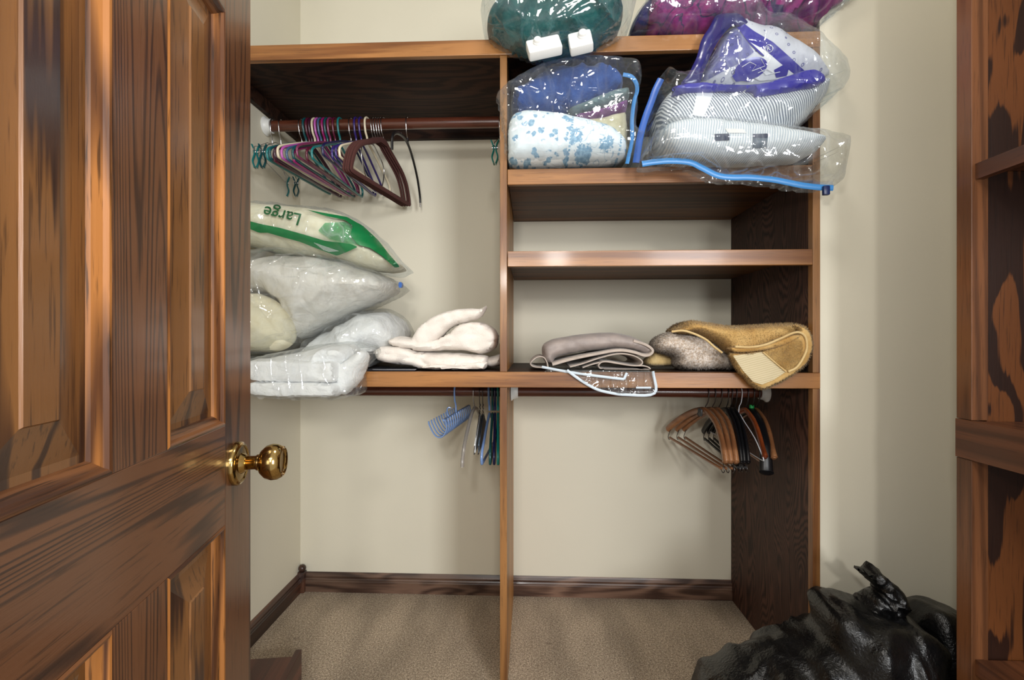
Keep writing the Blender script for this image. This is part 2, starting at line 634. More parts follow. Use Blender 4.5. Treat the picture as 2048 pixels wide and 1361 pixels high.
M_trim = wood('pine_trim', (164, 112, 62), (120, 74, 36), 'x', 9, 3.2, .07, (.35, 1.1), .30, .36, .15, 3.3, .30, 1.0)
M_trimz = wood('pine_trim_upright', (150, 104, 58), (112, 70, 35), 'z', 10, 4.5, .07, (.35, 1.1), .30, .40, .1, 2.6, .30, 2.0)
M_ply = wood('dark_plywood', (84, 57, 46), (44, 28, 23), 'z', 62, 4.2, .30, (.15, 1.0), .5, .60, .0, 0, .30, 5.0, None, 2.6, .3)
M_under = wood('dark_plywood_shelf', (60, 37, 26), (36, 21, 15), 'x', 24, 3.6, .22, (.3, .8), .45, .6, .0, 0, .30, 8.0, None, 2.2, .25)
M_shelfwood = wood('shelf_board', (122, 78, 40), (84, 50, 24), 'x', 14, 3.0, .07, (.2, 1.0), .35, .5, .0, 0, .3, 9.0, None, 1.5, .25)
M_divside = wood('divider_face', (186, 128, 60), (146, 92, 40), 'z', 12, 3.0, .06, (.3, 1.0), .3, .45, .05, 0, .3, 12.0)
M_base = wood('stained_baseboard', (122, 94, 78), (70, 49, 40), 'x', 8, 6.0, .3, (.1, 1.2), .35, .36, .15, 0, .4, 15.0, None, 1.6)
M_basey = wood('stained_baseboard_side', (100, 66, 50), (50, 32, 26), 'y', 5, 4.0, .14, (.15, 1.0), .35, .36, .15, 0, .4, 16.0)
M_rod = wood('stained_rod', (120, 68, 48), (84, 42, 28), 'x', 6, 4, .05, (.2, 1.0), .55, .30, .3, 0, .3, 18.0)
M_white = plain('white_plastic', (226, 226, 222), .4)

floor = struct('floor', mbox(-1.06, 1.34, -.35, YB + .03, -.03, 0), M_carpet)
struct('ceiling', mbox(-1.06, 1.34, -.35, YB + .03, CEIL, CEIL + .03), M_ceil)
struct('wall_back', mbox(-1.06, XPO, YB, YB + .03, 0, CEIL), M_wall)
struct('wall_left', mbox(-1.06, XL, -.35, YB, 0, CEIL), M_wall)
struct('wall_alcove', mbox(XPO, 1.34, YF + .004, YB, 0, CEIL), M_wall)
struct('wall_right', mbox(1.31, 1.34, -.35, YF + .004, 0, CEIL), M_wall)

def baseprof(dx, dy):
    pr = [(0, 0), (.014, 0), (.014, .046), (.011, .050), (.0125, .054), (.009, .060), (.0115, .066), (.0115, .069), (.006, .078), (.003, .084), (0, .084)]
    return [(a * dx, a * dy, z) for a, z in pr]
struct('baseboard_back', prism(nb(), baseprof(0, -1), (XL + .03, YB, 0), (XP + .0025, YB, 0)), M_base)
struct('baseboard_left', prism(nb(), baseprof(1, 0), (XL, .2, 0), (XL, YB - .03, 0)), M_basey)
bm = mbox(XL, XL + .03, YB - .03, YB, 0, .092, .003)
lathe(bm, [(0, -.013), (.013, -.009), (.0165, 0), (.015, .008), (.009, .015), (0, .017)], (XL + .016, YB - .016, .104), (0, 0, 1), 16)
struct('trim_1', bm, M_basey, True)

# ------------------------------------------------------------------ built-in closet shelving
unit = thing('closet_shelving', 'built-in stained wood closet unit across the back wall with shelves, centre divider and side panel', 'shelving', (0, YF, 0))
ZS1, ZS2, ZS3, ZT = 1.016, 1.649, 1.393, 2.056
TH = .048
BX0 = XL + .001
def shelf(x0, x1, ztop, mat, th, trim_x1=None, y1=YB - .001):
    s = obj('shelf', mbox(x0, x1, YF + .019, y1, ztop - th, ztop - .0005), mat, unit, False)
    obj('shelf_edge', mbox(x0, trim_x1 or x1, YF, YF + .0195, ztop - TH, ztop, .0015), M_trim, s, False)
    return s
shelf(BX0, XP, ZT, M_under, .017, XPO)
shelf(BX0, XP, ZS1, M_under, .017, XPO)
shelf(XD1 + .002, XP - .001, ZS2, M_shelfwood, .015)
shelf(XD1 + .002, XP - .001, ZS3, M_shelfwood, .015)
# centre divider in two lengths, each with a pine front edge
for z0, z1 in ((0.001, ZS1 - TH), (ZS1 + .0005, ZT - TH)):
    y0 = YF + .004 if z0 > .5 else YF + .002
    d = obj('divider', mbox(XD0 + .001, XD1 - .001, y0 + .018, YB - .0145, z0 if z0 > .5 else z0, z1 + (TH - .018 if True else 0)), M_divside, unit, False)
    obj('divider_edge', mbox(XD0, XD1, y0, y0 + .018, z0, z1 - .0005, .001), M_trimz, d, False)
# side panel at the right
for z0, z1 in ((0.001, ZS1 - TH), (ZS1 + .0005, ZT - TH)):
    p = obj('side_panel', mbox(XP + .003, XPO - .001, YF + .024, YB - .001, z0, z1 + TH - .018), M_ply, unit, False)
    obj('panel_edge', mbox(XP, XPO, YF + .001, YF + .026, z0, z1 - .0005, .001), M_trimz, p, False)
# cleats that carry the shelves
for x0, x1, z in ((BX0, XD0, ZT - .018), (XD1, XP, ZT - .018), (BX0, XD0, ZS1 - .018), (XD1, XP, ZS1 - .018)):
    obj('cleat', mbox(x0 + .001, x1 - .001, YB - .021, YB - .001, z - .042, z - .001), M_under, unit, False)
for z in (ZT - .018, ZS1 - .018):
    obj('cleat', mbox(XL + .001, XL + .02, YF + .021, YB - .022, z - .052, z - .001), M_under, unit, False)

def rod(x0, x1, y, z, label, socks):
    t = thing('closet_rod', label, 'closet rod', (x0, y, z), group=None)
    obj('pole', tube(nb(), [(x0 + .004, y, z), (x1 - .004, y, z)], .0205, seg=20), M_rod, t, True)
    for sx, s in socks:
        bm = nb()
        lathe(bm, [(0, 0), (.036, 0), (.036, .003), (.030, .008), (.0265, .020), (.0265, .026), (.0215, .026), (.0215, .004), (0, .004)], (sx, y, z), (s, 0, 0), 24)
        obj('rod_socket', bm, M_white, t, True)
    return t
ZR1, YR1 = 1.944, 1.80
ZR2, YR2 = .925, 1.77
rod(XL, XD0, YR1, ZR1, 'dark wooden closet rod under the top shelf, crowded with coloured hangers', [(XL + .001, 1)])
rod(XL, XD0, YR2, ZR2, 'dark wooden closet rod under the lower shelf left of the divider', [(XL + .001, 1)])
rod(XD1, XP, YR2, ZR2, 'dark wooden closet rod under the lower shelf right of the divider', [(XP + .002, -1), (XD1 + .001, 1)])

# ------------------------------------------------------------------ shelving unit along the right wall
M_rtrim = wood('unit_stile', (120, 75, 44), (90, 54, 30), 'z', 16, 5, .05, (.2, 1.1), .35, .38, .15, 0, .25, 21.0)
M_rrail = wood('unit_rail', (104, 62, 38), (77, 45, 27), 'y', 12, 5, .05, (.2, 1.1), .35, .38, .15, 0, .25, 22.0)
M_rply = wood('unit_bold_plywood', (106, 61, 29), (42, 22, 13), 'z', 6.0, 6.5, .36, (.42, .60), .45, .38, .2, 0, .25, 27.4, None, .8)
XU, YU = .984, 1.14
ru = thing('shelving_unit', 'stained wooden shelving unit with bold grain standing at the right edge of the picture', 'shelving', (XU, YU, 0))
obj('end_panel', mbox(XU + .036, 1.302, YU - .034, YU - .014, .001, 2.2), M_rply, ru, False)
obj('stile', mbox(XU, XU + .036, YU - .038, YU, .001, .846, .001), M_rtrim, ru, False)
obj('stile', mbox(XU, XU + .036, YU - .038, YU, .936, 2.2, .001), M_rtrim, ru, False)
obj('rail', mbox(XU - .002, XU + .02, .30, YU + .001, .847, .935, .001), M_rrail, ru, False)
obj('back_panel', mbox(1.303, 1.309, .30, YU, .001, 2.2), M_rply, ru, False)
for z in (1.51, .402, .935):
    s = obj('shelf', mbox(XU + .026, 1.302, .31, YU - .0385, z - .017, z - .001), M_rrail, ru, False)
    if z != .935:
        obj('shelf_edge', mbox(XU + .008, XU + .0262, .31, YU - .0385, z - .035, z), M_rrail, s, False)

# ------------------------------------------------------------------ closet door, open into the closet
D = thing('door_1', 'open six-panel oak door with a brass knob at the left of the picture', 'door', (-.472, .7818, 0), math.atan2(-.9757, .2192))
D['kind'] = 'structure'
def oak(name, grain, seed, fig=2.6, rings=5, jg=1.6):
    return wood(name, (108, 69, 44), (60, 37, 27), grain, rings, fig, .04, (.55, 1.05), .6, .28, .25, 0, .22, seed, (40, 23, 17), jg)
M_stile = oak('oak_stile', 'z', 31, 4.0, 70)
M_rail = oak('oak_rail', 'x', 33, 5.0, 46)
M_panel = wood('oak_panel', (126, 84, 46), (62, 38, 26), 'z', 10, 6.0, .07, (.62, .95), .6, .30, .25, 0, .25, 36.5, (40, 23, 17), 1.6)
M_mould = wood('oak_moulding_upright_lit', (164, 106, 54), (84, 50, 28), 'z', 16, 8, .06, (.3, 1.1), .75, .46, .0, 0, .25, 38.0, None, 1.0, .25)  # same oak, but the light catching the uprights is painted in as brighter orange
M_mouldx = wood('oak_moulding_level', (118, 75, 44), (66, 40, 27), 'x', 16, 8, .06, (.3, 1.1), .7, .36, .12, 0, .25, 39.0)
W, T = .621, .035   # leaf width and thickness
S = [(0, .103), (.262, .359), (.518, W)]
R_ = [(.008, .25), (.844, .99), (1.60, 1.70), (1.92, 2.03)]
def dpart(name, bm, m, parent=D, smooth=False):
    return obj(name, bm, m, parent, smooth, False)
for k, (a, b) in enumerate(S):
    if k != 1: dpart('stile', mbox(a, b, -T, 0, .008, 2.03, .0008), M_stile)
for z0, z1 in R_:
    dpart('rail', mbox(S[0][1], S[2][0], -T, 0, z0, z1, .0008), M_rail)
for (za, zb) in zip(R_, R_[1:]):
    z0, z1 = za[1], zb[0]
    dpart('mullion', mbox(S[1][0], S[1][1], -T, 0, z0, z1, .0008), M_stile)
    for x0, x1 in ((S[0][1], S[1][0]), (S[1][1], S[2][0])):
        for side in (1, -1):
            def rings(lst, cap, sides=(0, 1, 2, 3)):
                bm = nb(); rr = []
                for ins, y in lst:
                    yy = y if side > 0 else -T - y
                    rr.append([bm.verts.new((x, yy, z)) for x, z in ((x0 + ins, z0 + ins), (x1 - ins, z0 + ins), (x1 - ins, z1 - ins), (x0 + ins, z1 - ins))])
                for A, B in zip(rr, rr[1:]):
                    for q in sides:
                        bm.faces.new((A[q], A[(q + 1) % 4], B[(q + 1) % 4], B[q]))
                if cap: bm.faces.new(rr[-1])
                return bm
            pn = dpart('panel', rings([(.0165, -.0125), (.024, -.0125), (.060, -.0045), (.0615, -.0025)], True), M_panel)
            ml = [(0, -.0002), (.003, .0012), (.0055, .0005), (.008, -.0035), (.012, -.0065), (.015, -.009), (.0168, -.0130)]
            for q in range(4):
                mb_ = rings(ml, False, (q,))
                for v in [v for v in mb_.verts if not v.link_faces]: mb_.verts.remove(v)
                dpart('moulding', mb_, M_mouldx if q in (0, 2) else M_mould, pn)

M_brass = plain('polished_brass', (178, 148, 92), .13, 1.0)
kz, kx = .924, .062
kn = dpart('knob', lathe(nb(), [(.0105, .012), (.0105, .028), (.0125, .031), (.0125, .034), (.019, .037), (.0255, .044), (.0285, .053), (.0275, .061), (.0235, .0685), (.0215, .0695), (.0195, .0685), (.018, .066), (0, .065)], (kx, 0, kz), (0, 1, 0), 40), M_brass, D, True)
dpart('rosette', lathe(nb(), [(.0335, .0002), (.0335, .0055), (.0320, .0075), (.0300, .0080), (.0285, .0095), (.0265, .0095), (.0255, .0080), (.0165, .0085), (.0145, .0120), (.0125, .0150), (.0100, .0150)], (kx, 0, kz), (0, 1, 0), 40), M_brass, kn, True)

# ------------------------------------------------------------------ low wooden box on the carpet by the door
M_box = wood('red_brown_board', (104, 60, 46), (66, 36, 28), 'y', 6, 4, .08, (.2, 1.0), .3, .4, .1, 0, .25, 41.0)
wb = thing('wooden_box', 'low dark reddish wooden box on the carpet beside the open door', 'box', (-.86, 1.30, 0), .14)
obj('box_bottom', mbox(-.14, .135, -.2, .195, .075, .09, .001), M_box, wb, False, False)
obj('box_side', mbox(.135, .153, -.2, .17, .001, .128, .0015), M_box, wb, False, False)
obj('box_side', mbox(-.158, -.14, -.2, .17, .001, .128, .0015), M_box, wb, False, False)
obj('box_end', mbox(-.14, .135, .16, .175, .001, .0745, .001), M_box, wb, False, False)
obj('box_end', mbox(-.14, .135, -.2, -.185, .001, .0745, .001), M_box, wb, False, False)

# ------------------------------------------------------------------ soft goods: materials
M_film = film('clear_plastic', crease=9)
M_film2 = film('clear_plastic_cloudy', (240, 241, 240), milk=.045, gloss=.06, crease=10)
M_vinyl = film('clear_vinyl', (240, 242, 242), milk=.04, gloss=.08, crease=16, cstr=.5)
M_piping = plain('pale_piping', (196, 208, 218), .5)
M_zip = plain('blue_zipper', (62, 132, 196), .35)
M_zipdark = plain('dark_blue_zipper', (40, 84, 160), .35)
M_slider = plain('navy_slider', (22, 38, 84), .35)
M_teal = cloth('teal_fleece', (16, 84, 82), (10, 62, 64), 300, .4, 16, .9, fdist=.012)
M_ctrl = plain('white_controller', (238, 238, 236), .4)
M_magenta = cloth('magenta_quilt', (128, 20, 96), (92, 14, 80), 300, .2, 22, 1.0, fdist=.014)
M_navy = cloth('navy_fabric', (32, 30, 84), (22, 22, 60), 300, .2, 16, .8)
M_bluesheet = cloth('blue_sheet', (58, 92, 158), (44, 74, 138), 300, .2, 14, .9, fdist=.012)
M_sage = cloth('sage_sheet', (122, 142, 142), (96, 116, 122), 300, .2, 20, .6)
M_mauve = cloth('mauve_sheet', (152, 92, 158), (128, 72, 136), 300, .2, 20, .6)
M_cream = cloth('cream_sheet', (206, 200, 170), (190, 182, 150), 300, .2, 14, .6)
M_pillow = cloth('white_pillow', (228, 226, 220), (220, 216, 208), 400, .15, 10, .8, fdist=.015)
M_creampillow = cloth('cream_pillow', (230, 224, 198), (224, 215, 184), 400, .15, 8, .6, fdist=.012)
M_pad = cloth('white_mattress_pad', (242, 243, 243), (234, 236, 238), 200, .5, 14, .9, fdist=.012)
M_towel = cloth('white_towel', (232, 225, 217), (224, 215, 206), 420, 1.0, 12, .5, fdist=.008)
M_sheetbeige = cloth('taupe_sheet', (188, 174, 162), (172, 160, 150), 500, .15, 12, .6, fdist=.008)
M_sheetshine = cloth('taupe_satin', (160, 148, 142), (146, 136, 132), 500, .1, 12, .6, .45)
M_shag = cloth('grey_shag', (216, 206, 196), (176, 156, 136), 200, .8, 30, .6, fdist=.006, mottle=130)
M_gold = cloth('gold_bath_rug', (198, 164, 106), (172, 132, 74), 200, .8, 24, .5, fdist=.006, mottle=14)
M_goldpale = cloth('pale_gold_trim', (212, 186, 134), (202, 172, 118), 300, .4, 24, .3)
M_ivory = striped('ivory_ribbed_backing', (206, 192, 158), (182, 166, 130), 190, 1.35, 'X', .002, .55)
M_tick = striped('grey_ticking', (226, 228, 228), (122, 130, 142), 140, .55, 'X', .012, .52)
M_tickblue = striped('pale_blue_ticking', (232, 238, 242), (186, 200, 214), 150, -.12, 'X', .01, .55)
M_green = plain('green_print', (20, 112, 62), .3, coat=.3)
M_ink = plain('dark_green_ink', (18, 82, 44), .4)
M_navyink = plain('navy_tag', (34, 48, 78), .4)
M_greytag = plain('grey_tag', (84, 100, 116), .4)
M_whitetag = plain('white_tag', (232, 234, 234), .6)
M_royal = plain('royal_blue_print', (38, 34, 150), .3, coat=.4)
M_royal_d = plain('deep_blue_print', (22, 20, 96), .3, coat=.4)
M_garbage = None

def dotted():
    m, nt, bs, out = newmat('lavender_dotted_ticking')
    v = coords(nt, (1, .2, 1), (.01, 0, .02), (0, .4, 0))
    vo = N(nt, 'ShaderNodeTexVoronoi', feature='F1', ins={'Scale': 42, 'Randomness': .45}); nt.links.new(v, vo.inputs['Vector'])
    r = ramp(nt, vo.outputs['Distance'], [(.10, (0, 0, 0, 1)), (.13, (1, 1, 1, 1)), (.19, (1, 1, 1, 1)), (.22, (0, 0, 0, 1))])
    bs.inputs['Roughness'].default_value = .6
    nt.links.new(mix(nt, r, lin((206, 208, 216)), lin((112, 114, 158))), bs.inputs['Base Color'])
    nt.links.new(bump(nt, noisetex(nt, coords(nt), 16, 3, .5, .8), .5, .008), bs.inputs['Normal'])
    return m
M_dotted = dotted()

def floral():
    m, nt, bs, out = newmat('blue_floral_print')
    v = coords(nt, (1, .35, 1))
    wob = noisetex(nt, v, 40, 2)
    vv = N(nt, 'ShaderNodeVectorMath', operation='ADD'); nt.links.new(v, vv.inputs[0])
    cm = N(nt, 'ShaderNodeCombineXYZ'); nt.links.new(math_(nt, 'MULTIPLY', wob, .012), cm.inputs[0]); nt.links.new(math_(nt, 'MULTIPLY', wob, .012), cm.inputs[2])
    nt.links.new(cm.outputs[0], vv.inputs[1])
    big = N(nt, 'ShaderNodeTexVoronoi', feature='F1', ins={'Scale': 15}); nt.links.new(vv.outputs[0], big.inputs['Vector'])
    small = N(nt, 'ShaderNodeTexVoronoi', feature='F1', ins={'Scale': 42}); nt.links.new(vv.outputs[0], small.inputs['Vector'])
    petal = noisetex(nt, v, 110, 2, .6)
    fb = ramp(nt, math_(nt, 'ADD', big.outputs['Distance'], math_(nt, 'MULTIPLY_ADD', petal, .5, -.25)), [(.36, (1, 1, 1, 1)), (.42, (0, 0, 0, 1))])
    fs = ramp(nt, math_(nt, 'ADD', small.outputs['Distance'], math_(nt, 'MULTIPLY_ADD', petal, .5, -.25)), [(.34, (1, 1, 1, 1)), (.42, (0, 0, 0, 1))])
    vine = noisetex(nt, v, 22, 1, .5, 1.5)
    vr = ramp(nt, math_(nt, 'ABSOLUTE', math_(nt, 'SUBTRACT', vine, .5)), [(.006, (.7, .7, .7, 1)), (.018, (0, 0, 0, 1))])
    sep = N(nt, 'ShaderNodeSeparateXYZ'); nt.links.new(coords(nt), sep.inputs[0])
    X = math_(nt, 'SUBTRACT', sep.outputs['X'], math_(nt, 'MULTIPLY', sep.outputs['Z'], .12))
    def band(c, wdt):
        return math_(nt, 'LESS_THAN', math_(nt, 'ABSOLUTE', math_(nt, 'SUBTRACT', X, c)), wdt)
    stripes = math_(nt, 'ADD', band(-.088, .0032), band(.064, .0032), None, True)
    dash = math_(nt, 'GREATER_THAN', math_(nt, 'SINE', math_(nt, 'MULTIPLY', sep.outputs['Z'], 700)), -.4)
    right = math_(nt, 'GREATER_THAN', X, .064)
    left = math_(nt, 'GREATER_THAN', X, -.088)
    f = mix(nt, right, fb, fs)
    f = mix(nt, left, fs, f)
    f2 = math_(nt, 'MAXIMUM', f, math_(nt, 'MULTIPLY', vr, left))
    f3 = math_(nt, 'MAXIMUM', f2, math_(nt, 'MULTIPLY', stripes, dash))
    tone = ramp(nt, petal, [(.35, lin((78, 138, 176))), (.7, lin((150, 190, 214)))])
    nt.links.new(mix(nt, math_(nt, 'MULTIPLY', f3, .85), lin((226, 234, 236)), tone), bs.inputs['Base Color'])
    bs.inputs['Roughness'].default_value = .8
    nt.links.new(bump(nt, noisetex(nt, coords(nt), 14, 3, .5, .8), .5, .01), bs.inputs['Normal'])
    return m
M_floral = floral()

def quiltprint():
    m, nt, bs, out = newmat('magenta_quilt_print')
    v = coords(nt, (1, .4, 1))
    n = noisetex(nt, v, 9, 2, .5, 1.2)
    l = ramp(nt, math_(nt, 'ABSOLUTE', math_(nt, 'SUBTRACT', n, .5)), [(.008, (1, 1, 1, 1)), (.022, (0, 0, 0, 1))])
    pat = ramp(nt, noisetex(nt, v, 26, 3), [(.4, lin((132, 18, 100))), (.6, lin((88, 14, 84)))])
    nt.links.new(mix(nt, l, pat, lin((34, 20, 66))), bs.inputs['Base Color'])
    bs.inputs['Roughness'].default_value = .7
    nt.links.new(bump(nt, n, .9, .03), bs.inputs['Normal'])
    return m
M_quilt = quiltprint()

# shelf heights keep everything that is behind the front edge above the boards
def keep(z, y=YF - .002, xmin=None, xmax=None, zmin=None, ymax=YB - .006, front=False, panel=False, over=False):
    def f(c):
        if c.y > y - .001 and c.z < z:
            if front and c.z < z - .003: c.y = y - .001
            else: c.z = z
        if panel and c.y > YF - .004 and c.x > XP - .005: c.x = XP - .005
        if over and c.y > YF - .004 and c.x > XPO - .004: c.x = XPO - .004
        if zmin is not None and c.z < zmin: c.z = zmin
        if xmin is not None and c.x < xmin: c.x = xmin
        if xmax is not None and c.x > xmax: c.x = xmax
        if c.y > ymax: c.y = ymax
    return f
def off(poly, d):
    """grow (d>0) or shrink an outline about its own centre line by d pixels"""
    n = len(poly); A = sum(poly[i][0] * poly[(i + 1) % n][1] - poly[(i + 1) % n][0] * poly[i][1] for i in range(n))
    sg = 1 if A > 0 else -1
    out = []
    for i in range(n):
        a, b, c = Vector(poly[i - 1]), Vector(poly[i]), Vector(poly[(i + 1) % n])
        t = (c - a)
        nn = Vector((t.y, -t.x)).normalized() * sg
        out.append((b.x + nn.x * d, b.y + nn.y * d))
    return out
def ribbon(pts_px, Ys, r, r2, mat, name, parent, seg=8, n=6, up=(0, 1, 0)):
    pts = catmull([P(x, y, Y) for (x, y), Y in zip(pts_px, Ys)], n)
    return obj(name, tube(nb(), pts, r, r2, seg, up=up), mat, parent, True)
def tree(bm):
    bm.normal_update()
    return BVHTree.FromBMesh(bm)

# ------------------------------------------------------------------ top shelf: teal blanket in a clear bag
ZTs = ZT + .002
poly = [(966, 62), (972, 34), (1000, 8), (1010, -40), (1060, -95), (1140, -105), (1225, -70), (1256, -10), (1262, 44), (1243, 72), (1213, 90), (1183, 104), (1152, 114), (1107, 121), (1065, 122), (1036, 112), (1006, 98), (984, 84)]
inner = off(poly, -5)
bm = inflate([(974, 60), (982, 36), (1008, 10), (1020, -36), (1064, -85), (1136, -96), (1205, -62), (1222, -10), (1238, 20), (1236, 58), (1205, 86), (1152, 108), (1107, 115), (1065, 116), (1038, 106), (1008, 92), (988, 78)],
             1.455, .085, .30, 46, 5, wr=[('R', 9, 6, 9, .020), ('f', 14, 14, 14, .006)], clamp=keep(ZTs, front=True), seed=3)
tag(obj('blanket', bm, M_teal), 'folded teal green blanket inside the clear bag on the top shelf', 'blanket')
def controller(px, py, Y, wpx, hpx, rz, rx, ry, label):
    t = thing('controller', label, 'controller', P(px, py, Y), 0, 'white blanket controllers')
    k = Y / FPX
    wx, hz = wpx * k / 2, hpx * k / 2
    t.rotation_euler = (rx, ry, rz)
    obj('housing', mbox(-wx, wx, -.016, .016, -hz, hz, .006), M_ctrl, t, True, False)
    bm = lathe(nb(), [(hz * .50, 0), (hz * .50, .004), (hz * .42, .006), (hz * .42, .010), (hz * .36, .0125), (0, .0125)], (wx * (.25 if wpx < 60 else -.35), .0 - .016, hz * .25), (0, -1, 0), 24)
    dl = obj('dial', bm, M_ctrl, t, True, False)
    return t
controller(1088, 96, 1.374, 68, 36, .05, -.35, -.22, 'wider white blanket controller on the left inside the clear bag with the teal blanket')
controller(1161, 86, 1.374, 46, 40, -.1, -.30, -.16, 'squarer white controller with a round dial, right one in the teal blanket bag')
pb = thing('plastic_bag', 'clear plastic bag around the teal blanket, bulging over the top shelf edge', 'plastic bag', P(1107, 80, 1.5))
bm = inflate(poly, 1.45, .150, .32, 20, 5, wr=[('R', 10, 6, 10, .006), ('r', 22, 12, 22, .002)], clamp=keep(ZTs - .0012, front=True), seed=5)
obj('bag_film', bm, M_film, pb)

# ------------------------------------------------------------------ top shelf: magenta quilt in a clear bag
poly = [(1262, 70), (1268, 40), (1300, 0), (1320, -70), (1450, -95), (1640, -80), (1705, -30), (1696, 10), (1672, 34), (1642, 60), (1600, 68), (1500, 72), (1400, 76), (1312, 77)]
bm = inflate([(1300, 68), (1296, 20), (1310, -10), (1330, -60), (1450, -85), (1630, -72), (1688, -28), (1676, 8), (1632, 54), (1560, 63), (1480, 67), (1400, 70), (1330, 72)],
             1.50, .06, .34, 50, 6, wr=[('R', 8, 5, 9, .024), ('f', 12, 12, 12, .006)], clamp=keep(ZTs, over=True), seed=8)
tag(obj('quilt', bm, M_quilt), 'magenta and purple quilt inside the clear bag at the right end of the top shelf', 'quilt')
bm = inflate([(1262, 66), (1270, 40), (1298, 2), (1318, -60), (1332, -60), (1318, 0), (1300, 40), (1292, 66)], 1.53, .05, .3, 14, 6, wr=[('R', 9, 5, 9, .008)], clamp=keep(ZTs), seed=9)
tag(obj('sheet', bm, M_navy), 'dark navy folded fabric squeezed at the left side of the magenta quilt', 'bedding')
pb = thing('plastic_bag', 'clear plastic bag around the magenta quilt at the right end of the top shelf', 'plastic bag', P(1480, 70, 1.52))
bm = inflate(poly, 1.50, .10, .36, 36, 6, wr=[('R', 9, 5, 9, .007), ('r', 20, 10, 20, .002)], clamp=keep(ZTs - .0012, over=True), seed=12)
obj('bag_film', bm, M_film, pb)

# ------------------------------------------------------------------ second shelf: floral comforter and sheets in a zipper bag
Z2 = ZS2 + .002
bm = inflate([(1024, 222), (1026, 200), (1052, 178), (1107, 154), (1177, 146), (1222, 152), (1240, 178), (1236, 200), (1200, 214), (1163, 236), (1100, 240), (1040, 244)],
             1.60, .10, .30, 34, 5, wr=[('R', 8, 5, 10, .016)], clamp=keep(Z2), seed=21)
tag(obj('folded_sheet', bm, M_bluesheet), 'dark blue folded sheet on top of the pile above the floral comforter', 'sheet', None)
def slab(poly, Y, tf, tb, mat, label, seed, z, name='folded_sheet', cat='sheet', R=10, wr=None, group=None):
    bm = inflate(poly, Y, tf, tb, R, 4, wr=wr or [('R', 8, 5, 12, .005)], clamp=keep(z), seed=seed)
    return tag(obj(name, bm, mat), label, cat, group)
slab([(1130, 240), (1160, 226), (1200, 212), (1244, 198), (1252, 208), (1246, 220), (1200, 236), (1150, 250)], 1.60, .10, .28, M_sage, 'grey green folded sheet showing beside the blue one in the zipper bag', 22, Z2)
slab([(1140, 252), (1170, 242), (1210, 232), (1244, 220), (1250, 230), (1240, 240), (1200, 248), (1160, 258)], 1.60, .095, .28, M_mauve, 'mauve folded sheet between grey green and cream ones in the zipper bag', 23, Z2)
slab([(1150, 262), (1200, 250), (1244, 238), (1250, 262), (1250, 290), (1246, 326), (1160, 328)], 1.61, .09, .28, M_cream, 'cream folded sheet lowest in the pile behind the floral comforter', 24, Z2, R=18)
bm = inflate([(1024, 238), (1052, 227), (1096, 229), (1163, 242), (1219, 259), (1246, 280), (1252, 300), (1246, 320), (1219, 329), (1120, 333), (1024, 333), (1014, 307), (1011, 273)],
             1.50, .075, .14, 34, 5, wr=[('f', 9, 5, 9, .006), ('v', 16, 4, 8, .003)], clamp=keep(Z2, xmin=XD1 + .004), seed=25)
T_floral = tree(bm)
tag(obj('comforter', bm, M_floral), 'white comforter with blue floral print in the zipper bag beside the divider', 'comforter')
pb = thing('zipper_bag', 'clear zipper bag holding the floral comforter and blue sheet, blue zipper at its right', 'plastic bag', P(1130, 333, 1.5))
poly = [(992, 222), (1004, 206), (1024, 190), (1046, 175), (1093, 154), (1135, 146), (1177, 143), (1219, 147), (1250, 148), (1268, 156), (1276, 180), (1269, 202), (1266, 240), (1267, 282), (1288, 276), (1276, 298), (1266, 310), (1256, 331), (1140, 335), (1021, 334), (1007, 300), (999, 256)]
bm = inflate(poly, 1.52, .125, .36, 18, 5, wr=[('R', 9, 6, 10, .005), ('r', 24, 12, 24, .002)], clamp=keep(Z2 - .0012, YF + .002), seed=27)
for v in bm.verts:
    if v.co.x < XD1 + .003 and v.co.y > YF + .000: v.co.x = XD1 + .003
obj('bag_film', bm, M_film, pb)
ribbon([(1246, 149), (1262, 153), (1272, 166), (1274, 182), (1268, 204), (1264, 240), (1264, 280), (1258, 310), (1254, 328)], [1.46] * 9, .006, .002, M_zip, 'zipper', pb, up=(.5, 1, 0))

# ------------------------------------------------------------------ second shelf: striped pillow with a printed wrapper in a zipper bag
bm = inflate([(1312, 252), (1314, 226), (1330, 198), (1352, 182), (1420, 184), (1500, 186), (1560, 178), (1634, 166), (1648, 176), (1643, 200), (1618, 232), (1580, 268), (1520, 300), (1420, 320), (1340, 320), (1318, 300)],
             1.50, .10, .30, 60, 5, wr=[('f', 7, 5, 8, .008), ('v', 12, 5, 10, .004)], clamp=keep(Z2, panel=True), seed=31)
T = tree(bm)
pw = obj('pillow', bm, M_tick)
tag(pw, 'grey and white striped pillow under the blue printed wrapper, in the upper zipper bag', 'pillow')
obj('care_label', decal([(1394, 184), (1428, 182), (1420, 206), (1408, 234), (1384, 230), (1390, 206)], T, 5, .0018), M_whitetag, pw)
